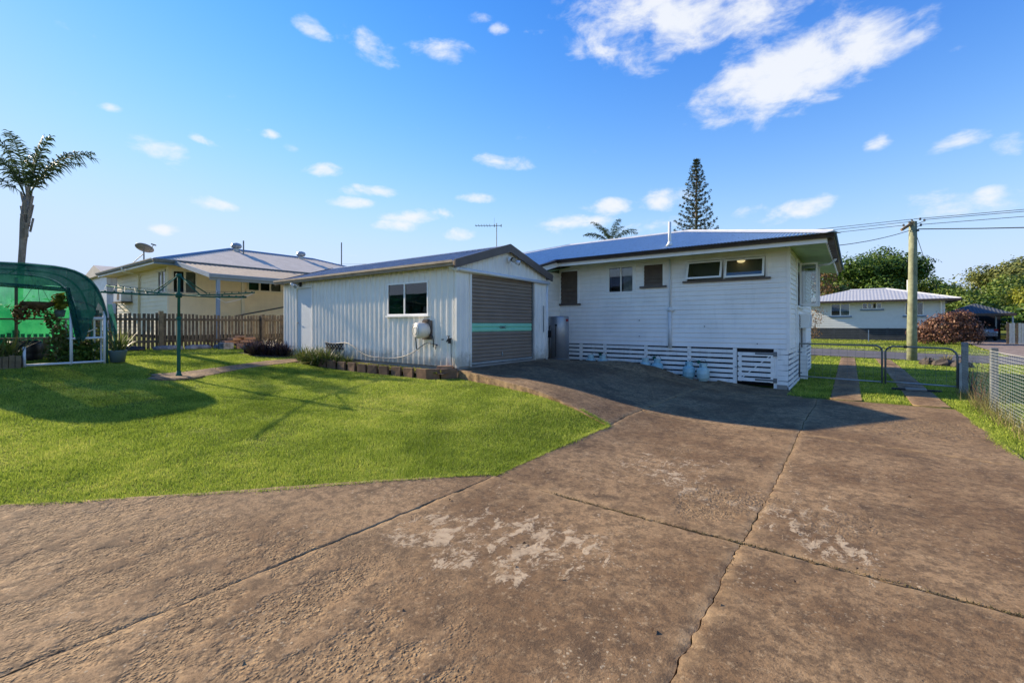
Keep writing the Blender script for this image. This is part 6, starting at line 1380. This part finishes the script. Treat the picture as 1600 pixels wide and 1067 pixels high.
# ================================================================ TREES
def tree(name, label, loc, H, R_, mat, n, leaf, seed, lobes=16, flat=1.0, trunk=.3, base=.35, group=None, shell=.5):
    """tapered trunk, limbs reaching into a crown of many leaf clumps"""
    r = random.Random(seed); x0, y0, z0 = loc; t = thing(name, label, 'tree', loc, group); cl = []; b = B()
    fork = Vector((x0+r.uniform(-.3,.3), y0, z0+H*base)); b.tube(wobble(loc, fork, 5, .12, seed), [trunk, trunk*.85, trunk*.78, trunk*.72, trunk*.68, trunk*.6], 10)
    for k in range(lobes):
        a = 2*math.pi*k/lobes*2.4+r.uniform(-.4,.4); e = r.random(); rr_ = R_*math.sqrt(r.uniform(.05,1))*(.95 if e < .7 else .6)
        zz = z0+H*(base+.12)+(H*(1-base-.12))*(1-(rr_/R_)**2*.55)*r.uniform(.35,.93)
        c = Vector((x0+math.cos(a)*rr_, y0+math.sin(a)*rr_, zz)); q = R_*r.uniform(.26,.42); cl.append((c.x, c.y, c.z, q, q, q*.72*flat))
        if k % 2 == 0: b.tube(wobble(fork, c, 5, .25, seed+k), [trunk*.42, trunk*.34, trunk*.26, trunk*.2, trunk*.14, trunk*.06], 7)
    b.build('trunk', MT['bark'], t, True); leafcrown('crown', cl, n, leaf, mat, t, .55, shell); return t
tree('broad_tree', 'large dense green tree behind the pale house', (2.0,82,.2), 12.6, 6.2, 'leafdark', 20000, .2, 3, 30, 1.0, .4, .2)
tree('broad_tree', 'smaller green tree at the left of the large dense tree', (-1.8,74,.2), 7.6, 2.6, 'leafmid', 3500, .2, 31, 12, 1.0, .2, .25)
tree('rusty_tree', 'half bare rusty leaved tree behind the white house eave', (-4.6,70,.2), 9.0, 3.2, 'rusty', 1500, .16, 5, 18, .8, .25, .3)
RT = [((12.5,76,.2),6.6,5.0,'leafmid',12000,.17,11,'rounded mid green tree directly behind the carport'),((17.5,72,.2),6.2,5.5,'leafdark',13000,.17,12,'dark green tree right of the carport'),((9.2,90,.2),8.0,5.0,'leafmid',9000,.2,13,'mid green tree filling the gap right of the pale house'),
      ((23.5,76,.2),6.4,5.5,'leafmid',12000,.17,14,'green tree at the far right edge of the street'),((20.0,96,.3),10.2,7.0,'leafolive',15000,.2,15,'tall flat topped olive tree above the carport trees'),((29.0,92,.3),9.8,7.0,'leafolive',15000,.2,16,'tallest olive tree at the far right'),
      ((14.5,66,.2),5.6,3.2,'leafyellow',4500,.15,18,'yellow green bushy tree beside the carport roof'),((10.2,66.5,.2),3.6,3.4,'leafdark',3000,.2,19,'low dark bush behind the carport'),((14.0,60,.2),3.4,3.2,'leafdark',3500,.2,20,'low dark hedge tree behind the paling screen'),((20,62,.2),5.5,4.0,'leafmid',8000,.15,21,'green bush behind the right end of the paling screen')]
for loc, H, R_, m_, n_, lf, sd, lb in RT: tree('street_tree', lb, loc, H, R_, m_, n_, lf, sd, 22, .7 if m_ == 'leafolive' else .95, .28, .45 if m_ == 'leafolive' else .15, 'trees beyond the street')
far = thing('distant_trees', 'far band of dull green trees at the horizon beyond the pale house roof', 'trees', (9,150,0), kind='stuff'); cl = [(x_, 150+rn.uniform(-8,8), rn.uniform(3,7.5), 6, 5, 4.2) for x_ in np.arange(-2, 60, 3.2)]; leafcrown('crown', cl, 14000, .5, 'leafolive', far)
far2 = thing('distant_trees', 'far band of dark trees low on the left horizon', 'trees', (-110,20,0), kind='stuff'); cl = [(-120+rn.uniform(-8,8), y_, rn.uniform(1.5,4.0), 5, 6, 3) for y_ in np.arange(-40, 60, 4)]; leafcrown('crown', cl, 9000, .5, 'leafolive', far2)
# Norfolk pine
NP = thing('norfolk_pine', 'tall conical pine standing behind the blue roof', 'tree', (-16.7,62.5,.4))
b = B(); b.tube([(-16.7,62.5,.2),(-16.7,62.5,12),(-16.68,62.5,23.4)], [.34,.2,.03], 8); b.build('trunk', MT['bark'], NP, True)
bb = B(); CL = []; zz = 8.0; k = 0
while zz < 23.2:
    f = (23.6-zz)/(23.6-11); rad_ = max(.2, min(3.6, 3.45*f**.85)); nb = 6 if zz < 19 else 5
    for j in range(nb):
        a = 2*math.pi*j/nb+k*.55+rn.uniform(-.15,.15); l_ = rad_*rn.uniform(.8,1.1); p = []
        for q in range(5): t = q/4; p.append(Vector((-16.7+math.cos(a)*l_*t, 62.5+math.sin(a)*l_*t, zz-.12*l_*t*(1-t)*2+.22*l_*t*t)))
        bb.tube(p, [.035,.03,.024,.016,.008], 4, False)
        for t in np.linspace(.28, 1, max(3, int(l_*2.6))):
            c = p[0].lerp(p[4], t); c.z = zz-.12*l_*t*(1-t)*2+.22*l_*t*t; CL.append((c.x+rn.uniform(-.12,.12), c.y+rn.uniform(-.12,.12), c.z+.08, .2, .2, .2))
    zz += .55 if zz < 19 else .40; k += 1
bb.build('branches', MT['bark'], NP); leafcrown('crown', CL, 20000, .09, 'pine', NP, .5, .2)
# palms
def frond(b, base, az, L_, e0, droop, seed, dense=46, wl=.55, bare=.0):
    r = random.Random(seed); base = Vector(base); hx = Vector((math.cos(az), math.sin(az), 0)); pts = []; p = base.copy(); e = e0
    for q in range(13): pts.append(p.copy()); p = p+(hx*math.cos(e)+Z*math.sin(e))*(L_/12); e -= droop/12*(.4+1.2*q/12)
    V = []; F = []; side = hx.cross(Z)
    for q in range(dense):
        t = bare+(1-bare)*(.16+.84*q/dense); f = min(t*12, 11.999); i = int(f); c = pts[i].lerp(pts[i+1], f-i); tan = (pts[i+1]-pts[i]).normalized(); ll = wl*(.35+.65*math.sin(math.pi*min(1, t*.85+.12)))*r.uniform(.75,1.15)
        for sg in (-1, 1):
            d = (side*sg*r.uniform(.6,1)+tan*r.uniform(.3,.7)+Z*r.uniform(-.55,.45)).normalized(); w_ = tan*.022; m_ = c+d*ll*.55; e_ = c+d*ll-Z*ll*r.uniform(.2,.55)
            k0 = len(V); V += [c-w_, c+w_, m_+w_*1.1, m_-w_*1.1, e_]; F += [(k0,k0+1,k0+2,k0+3),(k0+3,k0+2,k0+4,k0+4)]
    return pts, V, F
def palm(name, label, loc, H, lean_, fr, r0, wl, seed0, skirt=True):
    t = thing(name, label, 'palm tree', loc); x0, y0, z0 = loc; top = Vector((x0+lean_[0], y0+lean_[1], z0+H))
    tp_ = [Vector(loc).lerp(top, q/6)+Vector((math.sin(q*1.1)*.06, 0, 0)) for q in range(7)]; B().tube(tp_, [r0*1.15,r0,r0*.95,r0*.9,r0*.95,r0*1.25,r0*1.0], 14).build('trunk', MT['palmbark'], t, True)
    b = B()
    for k in range(14):
        a = k*2.4; zz = top.z-.2-k*.11; d = Vector((math.cos(a), math.sin(a), 0)); c = Vector((top.x, top.y, zz))-(top-tp_[5])*0
        b.bar(c+d*r0*.75, c+d*(r0*1.5)+Z*.55, r0*.9, .05, d)
    b.build('leaf_bases', MT['palmbark'], t)
    for i, (az, L_, e0, dr, bare) in enumerate(fr):
        pts, V, F = frond(None, top+Vector((math.cos(az), math.sin(az), 0))*r0*.6, az, L_, e0, dr, seed0+i, 46 if bare < .5 else 16, wl*(1 if bare < .5 else .35), bare)
        n_ = len(V); bq = B(); bq.tube(pts, [max(.006, r0*.16*(1-q/13)) for q in range(13)], 5, False); m0 = len(bq.v)
        bq.v += [tuple(v) for v in V]; bq.f += [tuple(dict.fromkeys(i_+m0 for i_ in f)) for f in F]
        bq.build('frond', MT['palmleaf'], t)
    return t
RA_ = rad(37)   # direction that runs across the view
palm('queen_palm', 'ragged palm tree rising behind the shade house', (-26.6,2.55,.8), 5.8, (.3,.3), [(RA_-.05,3.5,1.05,1.75,0),(RA_-.3,3.3,.8,1.0,.72),(RA_+.6,3.0,1.25,1.2,0),(RA_+1.4,2.9,1.2,1.2,0),(RA_+2.2,3.0,1.25,1.1,0),(RA_+3.0,3.2,1.1,1.4,0),(RA_-1.0,2.8,1.25,1.3,0),(RA_-1.9,2.9,1.2,1.3,0),(RA_+.1,2.6,1.45,.6,0),(RA_+4.2,2.7,1.4,.7,0),(RA_+1.0,2.6,1.52,.3,0),(RA_+3.3,2.5,.75,1.3,0)], .115, .5, 100)
palm('garden_palm', 'palm crown peeping over the blue roof ridge', (-19.2,41.6,.4), 9.2, (0,0), [(RA_+k*.7, 2.9, 1.15 if k % 2 else .75, 1.3, 0) for k in range(9)]+[(RA_+3.3,2.6,.55,.9,0)], .16, .5, 200)
# ================================================================ ANTENNA
an = thing('tv_antenna', 'thin television antenna on a mast behind the shed gable', 'antenna', (-12.58,15.57,4.0))
B().tube([(-12.58,15.57,4.0),(-12.58,15.57,5.95)], .018, 6).build('mast', MT['galvdark'], an)
da = Vector((-.7986,-.6018,0)); c0 = Vector((-12.58,15.57,5.84)); B().bar(c0+da*.95, c0-da*.22, .022, .022).build('boom', MT['galvdark'], an)
for k, (s_, l_, vt) in enumerate(((-.2,.22,1),(.1,.25,1),(.3,.30,0),(.42,.3,0),(.54,.28,0),(.66,.26,0),(.78,.24,0),(.9,.22,0))):
    c = c0+da*s_; q = Vector((.6018,-.7986,0)); B().tube([c-q*l_, c+q*l_] if not vt else [c-Z*.06, c+Z*.06], .009 if not vt else .02, 5).build('element', MT['galvdark'], an)
B().tube([c0+da*.1, c0+da*.1+Z*.35], .005, 4).build('whip', MT['galvdark'], an)
# ================================================================ LEFT NEIGHBOUR
nh = thing('cream_house', 'cream weatherboard house with grey hip roof beyond the paling fence', 'house', (-25.3,7.2,.8))
NXW, NYW = -25.3, 7.2
nb = thing('front_wall'); nb.parent = nh; WO[nb.name] = WO[nh.name].copy()
boards(nb, (NXW,0,0), Y, X, NYW+.06, 20.5, 1.0, 4.30, [(7.42,8.3,3.0,3.98),(10.7,12.35,3.30,3.78)], 'cream', .2)
ns = thing('side_wall'); ns.parent = nh; WO[ns.name] = WO[nh.name].copy()
boards(ns, (0,NYW,0), X, -Y, -33.6, NXW-.06, 1.0, 4.30, [(-26.5,-25.5,3.0,4.0)], 'cream', .2)
B().box(NXW-.06,NYW-.03,1.0,NXW+.03,NYW+.06,4.3).build('corner_stop', MT['creamtrim'], nh)
B().box(-34,NYW+.3,.5,NXW-.3,20,4.2).build('inner_core', MT['dark'], nh)
def nwin(y0, y1, z0, z1, n, kinds):
    b = B(); t = .07; b.box(NXW-.02,y0-t,z0,NXW+.05,y0,z1+t); b.box(NXW-.02,y1,z0,NXW+.05,y1+t,z1+t); b.box(NXW-.02,y0,z1,NXW+.05,y1,z1+t)
    for k in range(1, n): yy = y0+(y1-y0)*k/n; b.box(NXW-.02,yy-.04,z0,NXW+.045,yy+.04,z1)
    o = b.build('window', MT['creamtrim'], nh)
    for k in range(n):
        a = y0+(y1-y0)*k/n; c = y0+(y1-y0)*(k+1)/n; B().box(NXW+.0,a,z0,NXW+.008,c,z1).build('pane', MT['glass'], o); B().box(NXW-.06,a,z0,NXW-.05,c,z1).build('blind_or_dark', MT[kinds[k]], o)  # the dark kind paints an unlit room behind the pane
    B().box(NXW-.02,y0-.2,z0-.07,NXW+.16,y1+.2,z0-.002).build('sill', MT['creamtrim'], o)
nwin(7.42, 8.3, 3.0, 3.98, 2, ('dark','curtain')); nwin(10.7, 12.35, 3.30, 3.78, 3, ('hoist','dark','room'))
b = B(); 
for a in (-26.5,-26.0,-25.5): b.box(a-.04,NYW-.05,3.0,a+.04,NYW+.02,4.05)
b.box(-26.54,NYW-.05,3.98,-25.46,NYW+.02,4.06); b.box(-26.65,NYW-.14,2.93,-25.35,NYW+.02,3.0); so = b.build('window', MT['creamtrim'], nh)
for a in (-26.46,-25.96): B().box(a,NYW-.012,3.0,a+.42,NYW-.004,3.98).build('pane', MT['glass'], so); B().box(a,NYW+.05,3.0,a+.42,NYW+.06,3.98).build('blind_or_dark', MT['curtain'], so)
NE = 4.38; NEX, NEY0, NEY1 = -24.6, 6.5, 21.5
b = B(); hip(b, -34.4, NEX, NEY0, NEY1, NE, 5.95, 'y', .16, .014); b.build('roof', MT['nroof'], nh)
capping((NEX,NEY0,NE), (-29.5,11.4,5.95), (0,-1,-.3), (1,.2,-.3), nh, MT['nblue'], .2, .03); capping((-29.5,11.4,5.95), (-29.5,16.6,5.95), (1,0,-.3), (-1,0,-.3), nh, MT['nblue'], .2, .03); capping((-29.5,16.6,5.95), (NEX,NEY1,NE), (1,-.3,-.3), (0,1,-.3), nh, MT['nblue'], .2, .03)
gutter((NEX,NEY1,NE+.03), (NEX,NEY0,NE+.03), (1,0,0), MT['galvdark'], nh, .13, .13); gutter((-34.4,NEY0,NE+.03), (NEX+.1,NEY0,NE+.03), (0,-1,0), MT['galvdark'], nh, .13, .13)
b = B(); b.box(NEX-.03,NEY0,NE-.2,NEX,NEY1,NE); b.build('fascia', MT['nblue'], nh); b = B(); b.box(-34.4,NEY0,NE-.2,NEX-.031,NEY0+.03,NE); b.build('fascia', MT['cap'], nh)
b = B(); b.box(NXW,NEY0+.03,4.19,NEX-.03,NEY1,4.205); b.box(-34.3,NEY0+.03,4.19,NXW-.001,NYW,4.205); b.build('soffit', MT['creamsoff'], nh)
b = B(); b.tube([(-28.9,6.35,4.32),(-28.9,6.4,4.12),(-29.3,7.12,4.02),(-29.4,7.14,1.0)], .045, 8); b.build('downpipe', MT['creamtrim'], nh, True)
B().box(NXW+.03,10.33,1.2,NXW+.10,10.48,4.2).build('conduit', MT['creamtrim'], nh)
for x_, y_, z0, z1 in ((-28.3,11.7,5.2,6.35),(-28.3,18.0,5.1,7.15)): B().tube([(x_,y_,z0),(x_,y_,z1)], .04, 8).build('vent_pipe', MT['galvdark'], nh)
for y_ in (11.6, 15.5):
    b = B(); b.lathe([(.14,0),(.14,.18),(.24,.22),(.29,.34),(.24,.46),(.08,.52),(0,.52)], (-29.0,y_,5.76), 14); b.build('roof_ventilator', MT['galv'], nh)
# patio roof
pr_ = thing('patio_roof'); pr_.parent = nh; WO[pr_.name] = WO[nh.name].copy()
dl_ = Vector((4.0,0,-.82)); ll_ = dl_.length
b = B(); corr(b, (NEX,0,NE-.04), Y, dl_/ll_, Vector((.82,0,4)).normalized(), 7.3, 14.6, (0,ll_), .2, .025, 'rib'); b.build('sheet', MT['patio'], pr_)
b = B().prism([(NEX,0,NE+.0),(NEX+4.0,0,NE-.82),(NEX+4.0,0,NE-1.0),(NEX,0,NE-.18)], (0,7.24,0), (0,7.29,0)); b.build('barge_board', MT['nblue'], pr_)
gutter((NEX+4.0,14.6,NE-.84), (NEX+4.0,7.24,NE-.84), (1,0,0), MT['nblue'], pr_, .13, .14)
for y_ in (7.6, 11.0, 14.3): B().box(NEX+3.82,y_-.06,.4,NEX+3.94,y_+.06,NE-.95).build('post', MT['nblue'], pr_)
b = B(); b.bar((NEX+3.88,7.3,NE-1.0),(NEX+3.88,14.6,NE-1.0), .09, .16); b.build('beam', MT['nblue'], pr_)
B().bar((-24.2,9.6,1.9),(-24.2,14.2,2.9), .06, .07).build('stair_rail', MT['oskirt'], nh)
ac = thing('air_conditioner', 'boxed air conditioner bracketed on the side of the cream house', 'air conditioner', (-31.5,7.2,2.7))
B().box(-32.2,6.72,2.72,-30.75,7.16,3.2).build('case', MT['cap'], ac, bevel=.02); B().box(-31.5,6.71,2.8,-31.1,6.719,3.12).build('grille', MT['dark'], ac); B().box(-32.3,6.7,2.66,-30.6,7.16,2.715).build('tray', MT['wood'], ac)
for x_ in (-31.9,-31.0): B().bar((x_,6.75,2.67),(x_,7.15,2.2), .05, .05).build('bracket', MT['creamtrim'], ac)
# satellite dish
sd_ = thing('satellite_dish', 'grey satellite dish on the eave corner of the cream house', 'satellite dish', (-27.0,6.75,4.5))
dc = Vector((-27.0,6.75,5.08)); dn = Vector((-.28,.35,.78)).normalized(); du = dn.cross(Vector((.80,.60,0))).normalized(); dv = dn.cross(du); b = B(); vs = []; fs = []
for i in range(5):
    for k in range(28): r_ = .36*i/4; a = 2*math.pi*k/28; vs.append(dc+du*(r_*math.cos(a))+dv*(r_*1.08*math.sin(a))+dn*(.55*r_*r_))
fs = [(i*28+k, i*28+(k+1) % 28, (i+1)*28+(k+1) % 28, (i+1)*28+k) for i in range(4) for k in range(28)]; b.add(vs, fs); o = b.build('reflector', MT['dishm'], sd_, True); m_ = o.modifiers.new('thick', 'SOLIDIFY'); m_.thickness = .02
b = B(); b.tube([dc-dn*.02, dc-Z*.35, dc-Z*.7], .03, 8); b.tube([dc-Z*.2, dc+Vector((-1.25,-.1,-.55))], .018, 6); b.build('mast', MT['galvdark'], sd_)
b = B(); e_ = dc+Vector((.80,.60,0))*.46+Z*.22; b.tube([dc+Vector((.80,.60,0))*.28-Z*.14, e_], .014, 6); b.bar(e_-Vector((.08,.06,-.02)), e_+Vector((.08,.06,-.04)), .07, .06); b.build('feed_arm', MT['galvdark'], sd_)
# further house at the left
fh = thing('far_house', 'further house with small gable and grey roof seen left of the cream house', 'house', (-43,8.2,.9))
B().box(-47,8.3,.5,-41.5,18,4.9).build('wall', MT['cap'], fh)
B().prism([(-47.6,0,4.85),(-43.6,0,5.75),(-40.8,0,4.95)], (0,8.0,0), (0,18.3,0)).build('roof', MT['nroof'], fh)
b = B(); corr(b, (-41.45,0,0), Y, Z, X, 8.3, 18, (3.6,4.85), .3, .03); b.build('cladding', MT['nroof'], fh); B().box(-41.5,8.8,1.2,-41.44,9.6,3.2).build('door', MT['brown'], fh)
fh2 = thing('far_bungalow', 'low beige bungalow seen through the shade house cloth', 'house', (-48,-8,.9))
B().box(-56,-14,.5,-45,-1,3.9).build('wall', MT['creamtrim'], fh2); b = B(); hip(b, -57,-44,-15,0,3.9,5.4,'y',.3,.02); b.build('roof', MT['nroof'], fh2)
bf = thing('back_paling_fence', 'second grey paling fence beyond the neighbour yard', 'fence', (-34,2,.8))
for k in range(60): y_ = -6+k*.21; B().box(-34.5,y_,.7,-34.47,y_+.18,2.3+rn.uniform(-.03,.03)).build('paling', MT['woodlight'], bf)
for z_ in (1.0,2.0): B().bar((-34.44,-6,z_),(-34.44,6.6,z_), .04, .08).build('rail', MT['wood'], bf)
bush('fence_shrub', 'green creeper growing at the fence behind the shade house', [(-16.9,3.15,1.2,.25,.35,.45),(-16.9,2.6,1.3,.25,.4,.5)], 600, .05, 'strap', (-16.9,3.0,.7))
